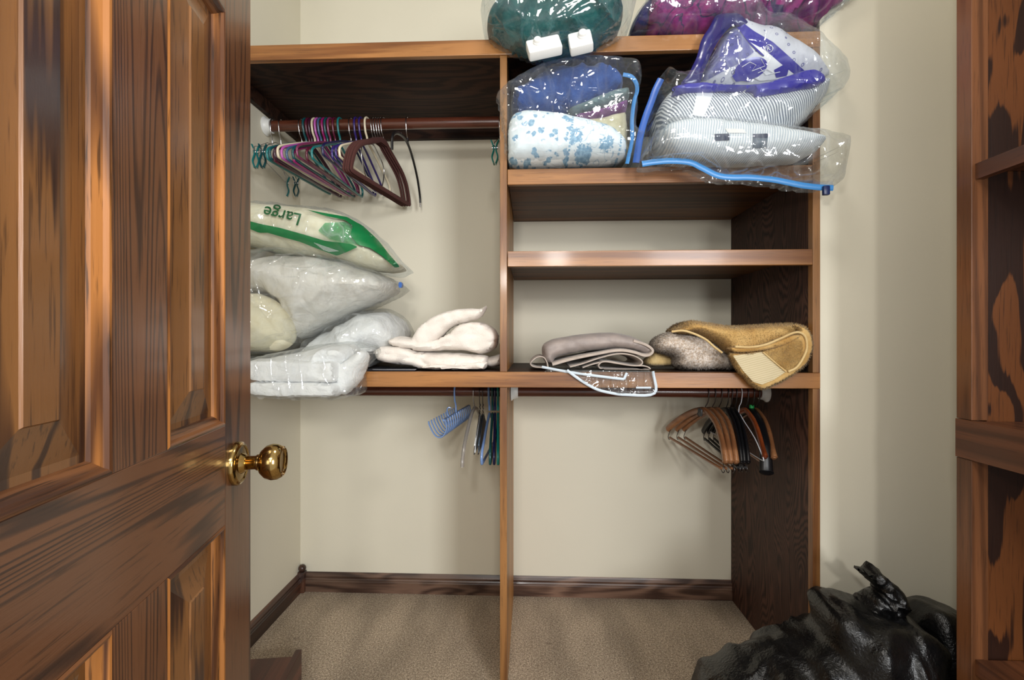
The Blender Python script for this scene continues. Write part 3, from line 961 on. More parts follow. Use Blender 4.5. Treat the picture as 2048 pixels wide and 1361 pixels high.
# upper pillow in its printed retail wrapper
bm = inflate([(1392, 172), (1404, 140), (1424, 96), (1446, 62), (1474, 46), (1502, 60), (1546, 74), (1583, 96), (1616, 122), (1642, 152), (1646, 172), (1600, 182), (1500, 190), (1430, 188)],
             1.52, .10, .28, 50, 5, wr=[('f', 7, 5, 8, .008), ('v', 12, 5, 10, .004)], clamp=keep(Z2, panel=True), seed=33)
T = tree(bm)
tag(obj('pillow', bm, M_dotted), 'white dotted pillow leaning on top, inside the blue printed wrapper', 'pillow')
wrp = thing('pillow_wrapper', 'royal blue printed plastic wrapper with a round logo on the dotted pillow', 'wrapper', P(1500, 170, 1.5))
bm = inflate([(1362, 170), (1376, 150), (1392, 118), (1404, 78), (1418, 56), (1434, 31), (1466, 26), (1484, 31), (1506, 58), (1500, 62), (1470, 50), (1448, 66), (1426, 100), (1406, 144), (1396, 170)], 1.44, .008, .012, 12, 5, wr=[('r', 14, 14, 14, .004)], seed=35)
obj('wrapper_flap', bm, M_royal_d, wrp)
M_lav = film('lavender_film', (150, 150, 214), milk=.10, gloss=.06, crease=9)
obj('tinted_film', decal([(1396, 162), (1424, 102), (1448, 68), (1474, 52), (1496, 84), (1508, 104), (1480, 126), (1440, 146), (1412, 162)], T, 5, .003), M_lav, wrp)
obj('print_band', decal([(1466, 48), (1484, 44), (1508, 62), (1546, 84), (1584, 118), (1614, 146), (1600, 152), (1572, 140), (1548, 124), (1520, 108), (1498, 86), (1480, 62)], T, 5, .004), M_royal, wrp)
obj('print_band', decal([(1500, 84), (1530, 100), (1560, 126), (1590, 150), (1560, 158), (1520, 162), (1500, 152), (1498, 138), (1508, 122), (1530, 112)], T, 5, .0045), M_whitetag, wrp)
lg = obj('logo', decal([(1500 + 33 * math.cos(a) + 2, 137 - 22 * math.sin(a) - 8 * math.cos(a)) for a in [k * PI / 8 for k in range(16)]], T, 4, .006), M_royal, wrp)
lg2 = decal([(1464, 152), (1476, 142), (1486, 146), (1496, 142), (1508, 152), (1500, 164), (1484, 162), (1472, 164)], T, 4, .006, smooth=False)
obj('logo', lg2, M_royal, wrp)
obj('logo', decal([(1548, 140), (1566, 130), (1578, 136), (1574, 152), (1552, 156)], T, 4, .006, smooth=False), M_royal, wrp)
lines = nb()
for pts in ([(1484, 134), (1500, 124), (1512, 130), (1504, 142), (1530, 132), (1522, 118)], [(1516, 146), (1534, 138), (1548, 146)], [(1520, 136), (1532, 150), (1560, 144)]):
    pp = [on_surface(T, x, y, .008) for x, y in pts]
    tube(lines, pp, .0009, seg=5)
obj('logo_lines', lines, M_whitetag, wrp)
# registered mark
rg = nb()
tube(rg, [on_surface(T, 1538 + 7.5 * math.cos(a), 97 - 7.5 * math.sin(a), .0065) for a in [k * PI / 12 for k in range(24)]], .0008, seg=5, closed=True)
obj('registered_ring', rg, M_whitetag, wrp)
text_on('R', T, (1534.2, 102), (12, -3), (-3, -12), M_whitetag, 'registered_letter', wrp, .0065)
# lower band of the wrapper across the striped pillow
bm = inflate([(1352, 172), (1392, 166), (1450, 169), (1515, 169), (1560, 158), (1620, 140), (1650, 163), (1600, 178), (1518, 192), (1506, 178), (1440, 181), (1352, 183)], 1.395, .012, .05, 8, 5, wr=[('r', 14, 10, 20, .004)], seed=36)
obj('wrapper_band', bm, M_royal, wrp)
pb = thing('zipper_bag', 'upper clear zipper bag around the striped pillow and wrapper, dark blue zipper down its left', 'plastic bag', P(1480, 330, 1.5))
poly = [(1320, 156), (1345, 168), (1380, 160), (1398, 110), (1412, 62), (1432, 30), (1466, 24), (1488, 31), (1510, 56), (1548, 64), (1585, 84), (1622, 112), (1654, 148), (1664, 173), (1664, 198), (1644, 215), (1591, 262), (1540, 300), (1440, 328), (1300, 330), (1272, 326), (1280, 265), (1301, 198)]
bm = inflate(poly, 1.50, .135, .34, 40, 6, wr=[('R', 9, 6, 10, .005), ('r', 22, 12, 22, .002)], clamp=keep(Z2 - .0012, YF - .002, panel=True), seed=38)
obj('bag_film', bm, M_film, pb)
ribbon([(1322, 158), (1311, 180), (1304, 200), (1292, 232), (1282, 266), (1276, 300), (1272, 326)], [1.44] * 7, .010, .0025, M_zipdark, 'zipper', pb, up=(.2, 1, 0))

# ------------------------------------------------------------------ second shelf front: pale striped pillow in a zipper bag hanging over the edge
bm = inflate([(1318, 288), (1318, 268), (1330, 256), (1373, 245), (1447, 248), (1559, 264), (1625, 276), (1640, 290), (1628, 306), (1589, 320), (1497, 328), (1404, 326), (1343, 318)],
             1.42, .075, .16, 26, 5, wr=[('f', 8, 5, 8, .006), ('v', 14, 5, 9, .003)], clamp=keep(Z2, YF - .002, panel=True), seed=41)
T = tree(bm)
pw = obj('pillow', bm, M_tickblue)
tag(pw, 'pale blue striped pillow lowest and frontmost in its zipper bag with two dark tags', 'pillow')
obj('brand_tag', decal([(1429, 268), (1459, 267), (1459, 281), (1430, 282)], T, 4, .002, smooth=False), M_navyink, pw)
obj('brand_tag', decal([(1506, 268), (1536, 267), (1534, 296), (1505, 297)], T, 4, .002, smooth=False), M_greytag, pw)
obj('brand_tag', decal([(1506, 268), (1536, 267), (1536, 276), (1506, 276)], T, 4, .0026, smooth=False), M_navyink, pw)
obj('care_label', decal([(1450, 257), (1486, 258), (1494, 266), (1456, 266)], T, 4, .002, smooth=False), M_whitetag, pw)
pb = thing('zipper_bag', 'front clear zipper bag with a wavy blue zipper hanging over the shelf edge', 'plastic bag', P(1480, 340, 1.42))
poly = [(1284, 328), (1288, 302), (1316, 258), (1352, 244), (1447, 246), (1559, 261), (1645, 274), (1678, 286), (1680, 300), (1676, 330), (1668, 372), (1640, 374), (1605, 370), (1543, 360), (1497, 357), (1435, 352), (1404, 338), (1380, 328), (1343, 326)]
bm = inflate(poly, 1.40, .085, .18, 30, 5, wr=[('R', 10, 6, 12, .004), ('r', 24, 12, 24, .002)], clamp=keep(Z2 - .0012, YF - .002, front=True, panel=True), seed=43)
T = tree(bm)
obj('bag_film', bm, M_film2, pb)
zp = [(1284, 328), (1310, 324), (1343, 322), (1380, 325), (1404, 336), (1435, 351), (1465, 355), (1497, 355), (1543, 359), (1575, 365), (1605, 371), (1640, 375), (1666, 376)]
ribbon(zp, [1.385] * len(zp), .0085, .003, M_zip, 'zipper', pb)
c = P(1652, 381, 1.378)
obj('zipper_slider', mbox(c.x - .009, c.x + .009, c.y - .006, c.y + .006, c.z - .014, c.z + .013, .003), M_slider, pb)

# ------------------------------------------------------------------ left bay: stack of three bags
Z1 = ZS1 + .002
xl = XL + .006
# folded white mattress pad
PAD = dict(clamp=keep(Z1, YF - .004, xmin=xl))
bm = inflate([(476, 740), (480, 716), (540, 712), (608, 702), (640, 680), (690, 652), (737, 628), (783, 630), (806, 660), (800, 690), (758, 716), (726, 742), (690, 750), (600, 752), (500, 750)], 1.70, .18, .30, 60, 5, wr=[('R', 7, 4, 10, .014), ('f', 16, 16, 16, .004)], seed=52, **PAD)
for py0, py1, sd, yy in ((718, 765, 53, 1.415), (761, 794, 54, 1.405)):
    inflate([(512, py0 + 3), (530, py0), (600, py0 + 1), (650, py0 + 2), (676, py0 + 6), (682, (py0 + py1) / 2), (676, py1 - 2), (640, py1), (560, py1 - 1), (520, py1 - 4), (508, (py0 + py1) / 2)], yy, .05, .06, 11, 5, p=2.8,
            wr=[('R', 7, 4, 12, .004), ('f', 22, 22, 22, .002)], seed=sd, bm=bm, clamp=keep(Z1, YF - .004, xmin=xl, ymax=YF - .004))
inflate([(506, 738), (520, 726), (560, 714), (620, 700), (660, 690), (700, 690), (716, 706), (706, 728), (690, 744), (640, 746), (560, 744)], 1.50, .11, .16, 36, 5, wr=[('R', 8, 5, 10, .014), ('f', 18, 18, 18, .003)], seed=55, bm=bm, **PAD)
inflate([(676, 740), (700, 716), (728, 700), (736, 722), (724, 756), (706, 778), (688, 790), (676, 780)], 1.435, .035, .04, 16, 5, wr=[('R', 12, 6, 12, .008)], seed=56, bm=bm, clamp=keep(Z1, YF - .004, ymax=YF - .004))
tag(obj('mattress_pad', bm, M_pad), 'thick white folded mattress pad at the bottom of the bagged stack in the left bay', 'mattress pad')
pb = thing('plastic_bag', 'clear plastic bag around the white mattress pad, hanging over the lower shelf edge', 'plastic bag', P(600, 790, 1.42))
bm = inflate([(490, 740), (500, 722), (560, 706), (640, 690), (700, 684), (745, 690), (757, 706), (742, 726), (728, 742), (727, 766), (726, 786), (706, 792), (675, 798), (583, 796), (515, 790), (494, 788), (488, 765)], 1.42, .095, .05, 14, 5,
             wr=[('R', 9, 6, 9, .006), ('r', 24, 12, 24, .003)], clamp=keep(Z1, YF - .002, ymax=YF - .002, front=True), seed=58)
inflate([(478, 736), (482, 712), (540, 708), (610, 697), (640, 674), (690, 646), (737, 622), (788, 624), (814, 658), (808, 692), (764, 712), (740, 730), (600, 742)], 1.70, .20, .31, 60, 6, wr=[('R', 8, 5, 10, .016), ('r', 20, 10, 20, .004)], seed=59, bm=bm, **PAD)
obj('bag_film', bm, M_film2, pb)

# two pillows in the middle bag
bm = inflate([(482, 552), (500, 528), (556, 512), (640, 516), (700, 530), (757, 550), (786, 566), (782, 586), (740, 608), (690, 630), (640, 656), (606, 678), (596, 662), (576, 614), (540, 590), (486, 584)], 1.62, .15, .30, 80, 5,
             wr=[('f', 5, 4, 6, .014), ('v', 12, 6, 12, .006), ('R', 9, 6, 12, .007)], clamp=keep(Z1, YF - .004, xmin=xl), seed=61)
tag(obj('pillow', bm, M_pillow), 'large greyish white pillow in the middle bag of the left stack', 'pillow')
bm = inflate([(478, 640), (484, 596), (510, 586), (540, 594), (572, 616), (588, 646), (590, 678), (576, 696), (548, 704), (500, 702), (482, 690)], 1.53, .105, .08, 50, 5,
             wr=[('f', 6, 5, 6, .010), ('v', 14, 8, 14, .004)], clamp=keep(Z1, YF - .004, xmin=xl), seed=62)
tag(obj('pillow', bm, M_creampillow), 'cream pillow bulging at the front of the middle bag beside the open door', 'pillow')
pb = thing('zipper_bag', 'large clear zipper bag around the two middle pillows, tapering to a blue slider', 'plastic bag', P(600, 700, 1.55))
poly = [(474, 560), (490, 526), (552, 504), (630, 508), (690, 522), (740, 538), (786, 560), (804, 571), (784, 590), (740, 612), (706, 628), (660, 652), (616, 678), (612, 694), (600, 688), (566, 706), (500, 707), (478, 690)]
bm = inflate(poly, 1.58, .21, .33, 70, 5, wr=[('R', 8, 5, 9, .014), ('r', 20, 10, 20, .005)], clamp=keep(Z1, YF - .004, xmin=xl - .002), seed=64)
obj('bag_film', bm, M_film2, pb)
c = P(801, 571, 1.57)
obj('zipper_slider', tube(nb(), [c + Vector((.002, -.012, 0)), c + Vector((0, .014, .002))], .006, .010, 10, up=(0, 0, 1)), plain('blue_slider', (30, 84, 160), .3), pb)

# packaged pillow with green print
bm = inflate([(480, 462), (486, 420), (505, 411), (552, 413), (629, 421), (691, 434), (737, 460), (768, 490), (788, 514), (800, 532), (768, 543), (725, 535), (675, 520), (613, 514), (552, 505), (499, 491), (484, 482)], 1.58, .12, .26, 46, 5,
             wr=[('f', 6, 4, 7, .008), ('v', 12, 6, 12, .004)], clamp=keep(Z1, YF - .004, xmin=xl), seed=71)
T = tree(bm)
pw = obj('pillow', bm, M_creampillow)
tag(pw, 'cream pillow in green printed packaging on top of the left stack', 'pillow')
pk = thing('pillow_package', 'clear package with a green band and the upside-down word Large on the top pillow', 'package', P(600, 500, 1.55))
poly = [(474, 462), (482, 418), (505, 408), (552, 411), (629, 418), (693, 431), (740, 456), (771, 486), (790, 512), (816, 536), (790, 544), (768, 548), (722, 538), (675, 523), (613, 516), (552, 507), (499, 493), (480, 484)]
bm = inflate(poly, 1.58, .128, .27, 44, 5, wr=[('f', 6, 4, 7, .008), ('R', 10, 6, 12, .008), ('r', 24, 12, 24, .003)], clamp=keep(Z1, YF - .004, xmin=xl - .002), seed=71)
T = tree(bm)
obj('bag_film', bm, M_film, pk)
obj('green_band', decal([(490, 440), (520, 448), (560, 456), (610, 470), (650, 482), (700, 488), (716, 494), (690, 506), (674, 512), (640, 500), (600, 484), (556, 472), (536, 466), (518, 466), (490, 454)], T, 5, .002), M_green, pk)
obj('green_band', decal([(614, 420), (660, 428), (694, 434), (726, 452), (756, 480), (776, 506), (800, 534), (790, 536), (764, 512), (740, 496), (716, 490), (700, 470), (706, 452), (690, 440), (650, 432)], T, 5, .002), M_green, pk)
M_tint = film('green_tinted_film', (120, 205, 160), milk=.10, gloss=.1, crease=10)
obj('green_tint', decal([(650, 446), (690, 444), (712, 456), (716, 488), (690, 486), (660, 478), (636, 462)], T, 5, .0015), M_tint, pk)
text_on('Large', T, (605, 429), (-34, -7.5), (-10, 33), M_ink, 'printed_word', pk, .0024, bold=.012)
lines = nb()
for k in range(6):
    tube(lines, [on_surface(T, 628 + k * 3.5 + q * 7, 486 + k * 3.3 + q * 2.4 - k * .6, .0045) for q in range(8 - k)], .00035, seg=4)
obj('small_print', lines, M_whitetag, pk)

# ------------------------------------------------------------------ left bay: crumpled towels
TW = [('f', 9, 7, 12, .007), ('v', 14, 6, 22, .006)]

def keept(c):
    keep(Z1 + .003, xmax=XD0 - .003)(c)
bm = inflate([(758, 706), (762, 696), (778, 691), (814, 693), (860, 704), (920, 706), (971, 711), (978, 720), (974, 734), (964, 740), (900, 742), (848, 740), (829, 733), (790, 729), (766, 722)], 1.60, .085, .2, 15, 4, p=2.6, wr=TW, clamp=keept, seed=81)
inflate([(846, 738), (852, 730), (868, 726), (900, 724), (950, 722), (974, 724), (972, 736), (960, 741), (900, 742)], 1.53, .03, .05, 8, 4, p=2.4, wr=TW, clamp=keept, seed=85, bm=bm)
tag(obj('towel', bm, M_towel), 'off white folded towel lying lowest in the crumpled pile beside the divider', 'towel')
bm = inflate([(786, 684), (792, 675), (808, 673), (840, 678), (872, 678), (898, 668), (926, 648), (950, 644), (975, 648), (994, 664), (997, 684), (988, 700), (962, 709), (930, 703), (891, 703), (850, 703), (799, 696)], 1.62, .10, .18, 14, 4, p=2.8, wr=TW, clamp=keept, seed=82)
inflate([(822, 690), (826, 672), (838, 654), (856, 640), (880, 628), (910, 619), (940, 617), (960, 618), (974, 611), (970, 624), (958, 637), (938, 644), (914, 650), (892, 664), (872, 684), (850, 694)], 1.56, .035, .10, 12, 4, p=2.2, wr=[('f', 10, 7, 10, .005), ('v', 16, 6, 16, .005)], clamp=keept, seed=83, bm=bm)
tag(obj('towel', bm, M_towel), 'off white crumpled towel on top of the pile with one corner sticking up', 'towel')
bm = inflate([(974, 716), (986, 712), (1002, 708), (1004, 722), (1000, 732), (984, 736), (974, 730)], 1.62, .05, .1, 9, 4, wr=TW, clamp=keep(Z1, xmax=XD0 - .003), seed=84)
tag(obj('washcloth', bm, M_towel), 'small off white folded washcloth tucked between the towels and the divider', 'washcloth')
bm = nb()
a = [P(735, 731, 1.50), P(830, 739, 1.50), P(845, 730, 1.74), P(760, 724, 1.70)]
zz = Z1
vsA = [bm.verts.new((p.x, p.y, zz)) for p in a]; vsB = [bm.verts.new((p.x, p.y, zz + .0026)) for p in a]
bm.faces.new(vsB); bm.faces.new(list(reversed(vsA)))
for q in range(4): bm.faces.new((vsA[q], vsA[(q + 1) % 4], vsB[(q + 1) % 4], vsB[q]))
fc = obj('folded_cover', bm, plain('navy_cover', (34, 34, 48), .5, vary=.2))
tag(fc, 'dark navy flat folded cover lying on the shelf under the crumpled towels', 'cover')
bm = nb()
for s in (0, 1, 2):
    tube(bm, [P(745 + s * 14, 730 + s * 1.0, 1.51) * 1, P(832 - s * 6, 737 - s * .6, 1.51)], .0008, seg=5)
for v in bm.verts: v.co.z = Z1 + .0030 + (v.co.z % .001)
obj('white_piping', bm, M_whitetag, fc)

# ------------------------------------------------------------------ right bay: folded taupe sheets
SW = [('f', 8, 6, 14, .004), ('v', 14, 5, 20, .002)]
def sheetlayer(poly, Y, tf, tb, sd, R=8, bm=None):
    return inflate(poly, Y, tf, tb, R, 4, wr=SW, clamp=keep(Z1 + .004), seed=sd, bm=bm)
bm = sheetlayer([(1084, 694), (1101, 680), (1130, 674), (1161, 669), (1200, 666), (1228, 666), (1258, 672), (1282, 682), (1303, 696), (1304, 706), (1290, 711), (1270, 703), (1240, 698), (1200, 700), (1150, 706), (1112, 716), (1106, 728), (1088, 722)], 1.60, .06, .22, 91, 14)
sheet1 = obj('folded_sheet', bm, M_sheetshine)
tag(sheet1, 'taupe satin folded sheet on top of the folded pile on the right lower shelf', 'sheet')
def foldribbon(pts, Y0, Y1, th, sd, bm=None):
    """a folded cloth edge: a thick sheet following pts at its front, running back to depth Y1"""
    bm = bm or nb()
    rows = []
    M = 9
    for j in range(M + 1):
        f = j / M
        Y = Y0 + (Y1 - Y0) * f
        pp = catmull([P(x, y, Y0) for x, y in pts], 5)
        ring = []
        n = len(pp)
        for i, p in enumerate(pp):
            t = (pp[min(i + 1, n - 1)] - pp[max(i - 1, 0)]).normalized()
            nn = Vector((-t.z, 0, t.x))
            w = .004 * noise.noise(Vector((p.x * 9, f * 2.5 + sd, p.z * 20)))
            e = 1.0 if j not in (0, M) else .55
            yy = Y + (.012 * noise.noise(Vector((p.x * 14, sd * 3.1, p.z * 30))) if j == 0 else 0)
            for sgn in (-1, 1):
                q = Vector((p.x, yy, p.z + w)) + nn * (sgn * th * .5 * e)
                if q.z < Z1 + .0045: q.z = Z1 + .0045 + (.0012 if sgn > 0 else 0)
                ring.append(q)
        rows.append([bm.verts.new(q) for q in ring])
    n2 = len(rows[0]) // 2
    for j in range(M):
        A, B = rows[j], rows[j + 1]
        for i in range(n2 - 1):
            for sgn in (0, 1):
                bm.faces.new((A[2 * i + sgn], A[2 * i + 2 + sgn], B[2 * i + 2 + sgn], B[2 * i + sgn]))
        for i in (0, n2 - 1):
            bm.faces.new((A[2 * i], A[2 * i + 1], B[2 * i + 1], B[2 * i]))
    for R0 in (rows[0], rows[-1]):
        for i in range(n2 - 1):
            bm.faces.new((R0[2 * i], R0[2 * i + 1], R0[2 * i + 3], R0[2 * i + 2]))
    return bm
bm = foldribbon([(1105, 729), (1150, 718), (1200, 708), (1240, 702), (1268, 705), (1290, 711), (1303, 707), (1305, 699), (1292, 690), (1268, 682)], 1.535, 1.78, .013, 1)
tag(obj('folded_sheet', bm, M_sheetbeige, None, True, True, 60), 'pale beige thick fold right under the taupe satin sheet', 'sheet')
bm = foldribbon([(1140, 733), (1168, 727), (1200, 716), (1235, 709), (1262, 711), (1280, 719), (1284, 727), (1272, 732), (1240, 728), (1215, 724), (1190, 728), (1166, 735)], 1.53, 1.76, .0062, 2)
tag(obj('folded_sheet', bm, M_sheetbeige, None, True, True, 60), 'beige folded sheet with a wavy middle fold in the pile on the lower shelf', 'sheet')
bm = foldribbon([(1290, 741), (1250, 741), (1208, 739), (1197, 731), (1206, 724), (1230, 727), (1262, 731), (1288, 732), (1300, 737), (1297, 743), (1280, 744)], 1.525, 1.74, .0055, 3)
tag(obj('pillowcase', bm, M_sheetbeige, None, True, True, 60), 'beige rolled pillowcase lowest in the folded pile on the right lower shelf', 'pillowcase')
bm = foldribbon([(1094, 738), (1070, 736), (1061, 729), (1068, 719), (1078, 714), (1088, 716), (1094, 726), (1096, 737)], 1.56, 1.75, .0055, 4)
tag(obj('pillowcase', bm, M_sheetbeige, None, True, True, 60), 'beige fabric loop peeking out at the left end of the folded sheet pile', 'pillowcase')
# vinyl package under the sheets, hanging over the shelf edge
vp = thing('vinyl_package', 'flat clear vinyl package with white piping hanging over the shelf edge under the sheets', 'package', P(1220, 744, 1.5))
def flat(poly, Y, th=.0012):
    bm = nb()
    v2, D_, tris = fill2d(poly, 7, False)
    A = [bm.verts.new(P(q.x, q.y, Y) + Vector((0, .004 * math.sin(q.x * .09) , 0))) for q in v2]
    for t in tris: bm.faces.new([A[i] for i in t])
    bmesh.ops.solidify(bm, geom=bm.faces[:], thickness=th)
    return bm
hang = [(1134, 741), (1160, 760), (1191, 778), (1220, 786), (1252, 790), (1309, 787), (1306, 743)]
obj('vinyl_sheet', flat(hang, 1.468), M_vinyl, vp)
obj('piping', tube(nb(), catmull([P(x, y, 1.466) for x, y in hang], 5), .0042, .0016, 8, up=(0, 1, 0)), M_piping, vp)
bm = nb()
tube(bm, catmull([P(1084, 737, 1.50) + Vector((0, 0, .004)), P(1134, 744, 1.474), P(1190, 752, 1.462), P(1248, 759, 1.462)], 5), .004, .0018, 8, up=(0, 1, 0))
tube(bm, [P(1248, 759, 1.462), P(1254, 746, 1.462)], .004, .0018, 8, up=(0, 1, 0))
tube(bm, [P(1272, 776, 1.4655), P(1302, 776, 1.4655)], .003, .0015, 8, up=(0, 1, 0))
obj('piping', bm, M_piping, vp)
a = [P(1090, 736, 1.50), P(1300, 742, 1.49), P(1300, 728, 1.75), P(1110, 728, 1.75)]
bm = nb(); top = [bm.verts.new((p.x, p.y, ZS1 + .0030)) for p in a]; bot = [bm.verts.new((p.x, p.y, ZS1 + .001)) for p in a]
bm.faces.new(top); bm.faces.new(bot[::-1])
for q in range(4): bm.faces.new((bot[q], bot[(q + 1) % 4], top[(q + 1) % 4], top[q]))
obj('vinyl_sheet', bm, M_vinyl, vp)

# ------------------------------------------------------------------ right bay: shaggy mat and gold bath rug
bm = inflate([(1308, 692), (1314, 678), (1330, 669), (1350, 667), (1403, 677), (1440, 700), (1474, 736), (1460, 741), (1420, 741), (1373, 740), (1350, 732), (1346, 716), (1330, 707), (1314, 703)], 1.60, .07, .16, 22, 4, wr=[('f', 10, 8, 12, .006)], clamp=keep(Z1 + .002), seed=101)
tufts(bm, 11000, .0085, .0010, 1, .5)
tag(obj('bath_mat', bm, M_shag), 'grey and beige shaggy bath mat bunched under the gold rug', 'bath mat')
GR = [('f', 8, 6, 10, .004)]
rug = thing('bath_rug', 'gold shaggy bath rug folded over with its striped backing showing, corner hanging over the shelf', 'bath rug', P(1520, 740, 1.55))
def cyl(c):
    if c.y > YF - .004 and c.z < Z1 + .002: c.z = Z1 + .002
    if c.x > XP - .004 and c.y > YF - .002: c.x = XP - .004
# upper fold, lying from the left over the mat to the loop at the right
bm = inflate([(1343, 664), (1361, 654), (1380, 643), (1420, 648), (1464, 654), (1524, 651), (1585, 649), (1612, 658), (1600, 672), (1570, 688), (1530, 702), (1490, 709), (1461, 710), (1446, 704), (1432, 690), (1415, 679), (1388, 668)], 1.56, .07, .22, 18, 4, wr=GR, clamp=cyl, seed=103)
tufts(bm, 15000, .009, .0010, 2, .35)
obj('pile', bm, M_gold, rug, False)
# loop and hanging flap, one thick sheet: outline of the front face with its pile rim
bm = inflate([(1585, 650), (1606, 655), (1618, 668), (1623, 690), (1620, 706), (1609, 729), (1592, 744), (1573, 757), (1548, 770), (1524, 778), (1506, 772), (1490, 756), (1478, 744), (1466, 724), (1460, 708), (1490, 706), (1524, 700), (1560, 688), (1590, 672), (1596, 660)], 1.455, .014, .018, 6, 4, wr=[('f', 8, 8, 8, .003)], clamp=cyl, seed=104)
T = tree(bm)
tufts(bm, 6000, .0085, .0010, 3, .3, only=lambda f: f.normal.y > -.75)
obj('flap_rim', bm, M_gold, rug, False)
def patch(poly, mat, name, offd, nt_=0, sd=0):
    bm = decal(poly, T, 4, offd)
    if nt_:
        bmesh.ops.recalc_face_normals(bm, faces=bm.faces)
        if sum(f.normal.y for f in bm.faces) > 0: bmesh.ops.reverse_faces(bm, faces=bm.faces)
        tufts(bm, nt_ * 3, .006, .0009, sd, .3)
    return obj(name, bm, mat, rug, not nt_)
patch([(1466, 712), (1500, 707), (1524, 704), (1545, 722), (1572, 744), (1548, 760), (1524, 770), (1506, 764), (1486, 742)], M_ivory, 'backing', .003)
patch([(1526, 703), (1560, 690), (1592, 676), (1604, 682), (1606, 706), (1596, 726), (1576, 741), (1548, 722)], M_gold, 'inner_pile', .003, 1500, 7)
def welt(pts, Y, r=.0045):
    obj('welt', tube(nb(), catmull([P(x, y, Y) for x, y in pts], 6), r, r * .8, 8), M_goldpale, rug, True)
welt([(1470, 694), (1500, 695), (1530, 690), (1560, 678), (1585, 667), (1600, 666), (1611, 676), (1613, 698), (1604, 720), (1592, 736), (1576, 744)], 1.437)
welt([(1343, 664), (1366, 662), (1390, 669), (1412, 680), (1428, 694), (1444, 706)], 1.485)
welt([(1572, 744), (1548, 724), (1526, 705)], 1.437, .003)
# pale loop slot where the rug doubles back
bm = inflate([(1464, 696), (1490, 696), (1530, 690), (1580, 672), (1600, 672), (1580, 686), (1540, 698), (1500, 704), (1470, 704)], 1.44, .004, .06, 5, 4, seed=105)
tufts(bm, 1200, .007, .0011, 8, .3)
obj('pile', bm, M_gold, rug, False)
bm = inflate([(1288, 724), (1298, 712), (1309, 702), (1330, 706), (1346, 714), (1348, 730), (1330, 732), (1300, 732)], 1.66, .03, .06, 8, 4, clamp=keep(Z1), seed=106)
tufts(bm, 900, .006, .001, 9, .3)
obj('pile', bm, M_goldpale, rug, False)

# ------------------------------------------------------------------ black refuse bags on the floor at the right
def garbage():
    m, nt, bs, out = newmat('black_refuse_plastic')
    v = coords(nt)
    r1 = noisetex(nt, coords(nt, (1, 1, .45), (0, 0, 0), (0, .5, 0)), 9, 3, .5, .6, 'RIDGED_MULTIFRACTAL')
    r2 = noisetex(nt, v, 130, 2, .6)
    bs.inputs['Base Color'].default_value = lin((7, 7, 8))
    bs.inputs['Roughness'].default_value = .33
    bs.inputs['Specular IOR Level'].default_value = .5
    n1 = N(nt, 'ShaderNodeBump', ins={'Strength': 1.0, 'Distance': .03}); nt.links.new(r1, n1.inputs['Height'])
    n2 = N(nt, 'ShaderNodeBump', ins={'Strength': .5, 'Distance': .004}); nt.links.new(r2, n2.inputs['Height'])
    nt.links.new(n1.outputs[0], n2.inputs['Normal']); nt.links.new(n2.outputs[0], bs.inputs['Normal'])
    return m
M_garbage = garbage()
def fl(c):
    if c.z < .001: c.z = .001
    if c.y > YF - .008: c.y = YF - .008
    if c.y > YF - .15 and c.x > XPO: c.y = min(c.y, YF - .006)
    if c.x > XU - .02 and c.y < YU + .012: c.y = YU + .012
BW = [('R', 6, 6, 5, .022), ('r', 12, 10, 5, .010), ('f', 26, 26, 16, .0025)]
gb = thing('refuse_bag', 'large shiny black refuse bag with a twisted top, on the carpet by the side panel', 'refuse bag', (.70, 1.2, 0))
bm = inflate([(1396, 1420), (1412, 1372), (1436, 1346), (1466, 1328), (1502, 1316), (1538, 1296), (1591, 1280), (1632, 1262), (1640, 1222), (1648, 1204), (1668, 1198), (1700, 1203), (1728, 1206), (1760, 1214), (1800, 1222), (1822, 1240), (1836, 1270), (1846, 1340), (1842, 1430), (1800, 1500), (1640, 1530), (1470, 1510), (1410, 1470)], 1.30, .17, .13, 90, 6, wr=BW, clamp=fl, seed=111, relax=1)
obj('bag_body', bm, M_garbage, gb)
bm = inflate([(1712, 1216), (1723, 1204), (1739, 1185), (1752, 1183), (1750, 1170), (1735, 1160), (1725, 1149), (1709, 1136), (1731, 1139), (1744, 1129), (1755, 1140), (1763, 1150), (1781, 1164), (1795, 1180), (1803, 1194), (1803, 1222), (1790, 1240), (1740, 1240)], 1.30, .035, .035, 18, 4, smooth=False, wr=[('R', 16, 16, 12, .014), ('r', 34, 34, 20, .005)], clamp=fl, seed=113)
obj('knotted_top', bm, M_garbage, gb)
gb = thing('refuse_bag', 'smaller black refuse bag half hidden behind the right shelving unit', 'refuse bag', (1.1, 1.3, 0))
bm = inflate([(1818, 1300), (1826, 1240), (1840, 1214), (1856, 1207), (1881, 1215), (1912, 1228), (1950, 1250), (1985, 1300), (1990, 1400), (1950, 1470), (1850, 1480), (1818, 1400)], 1.36, .10, .10, 60, 7, wr=BW, clamp=fl, seed=115, relax=1)
obj('bag_body', bm, M_garbage, gb)

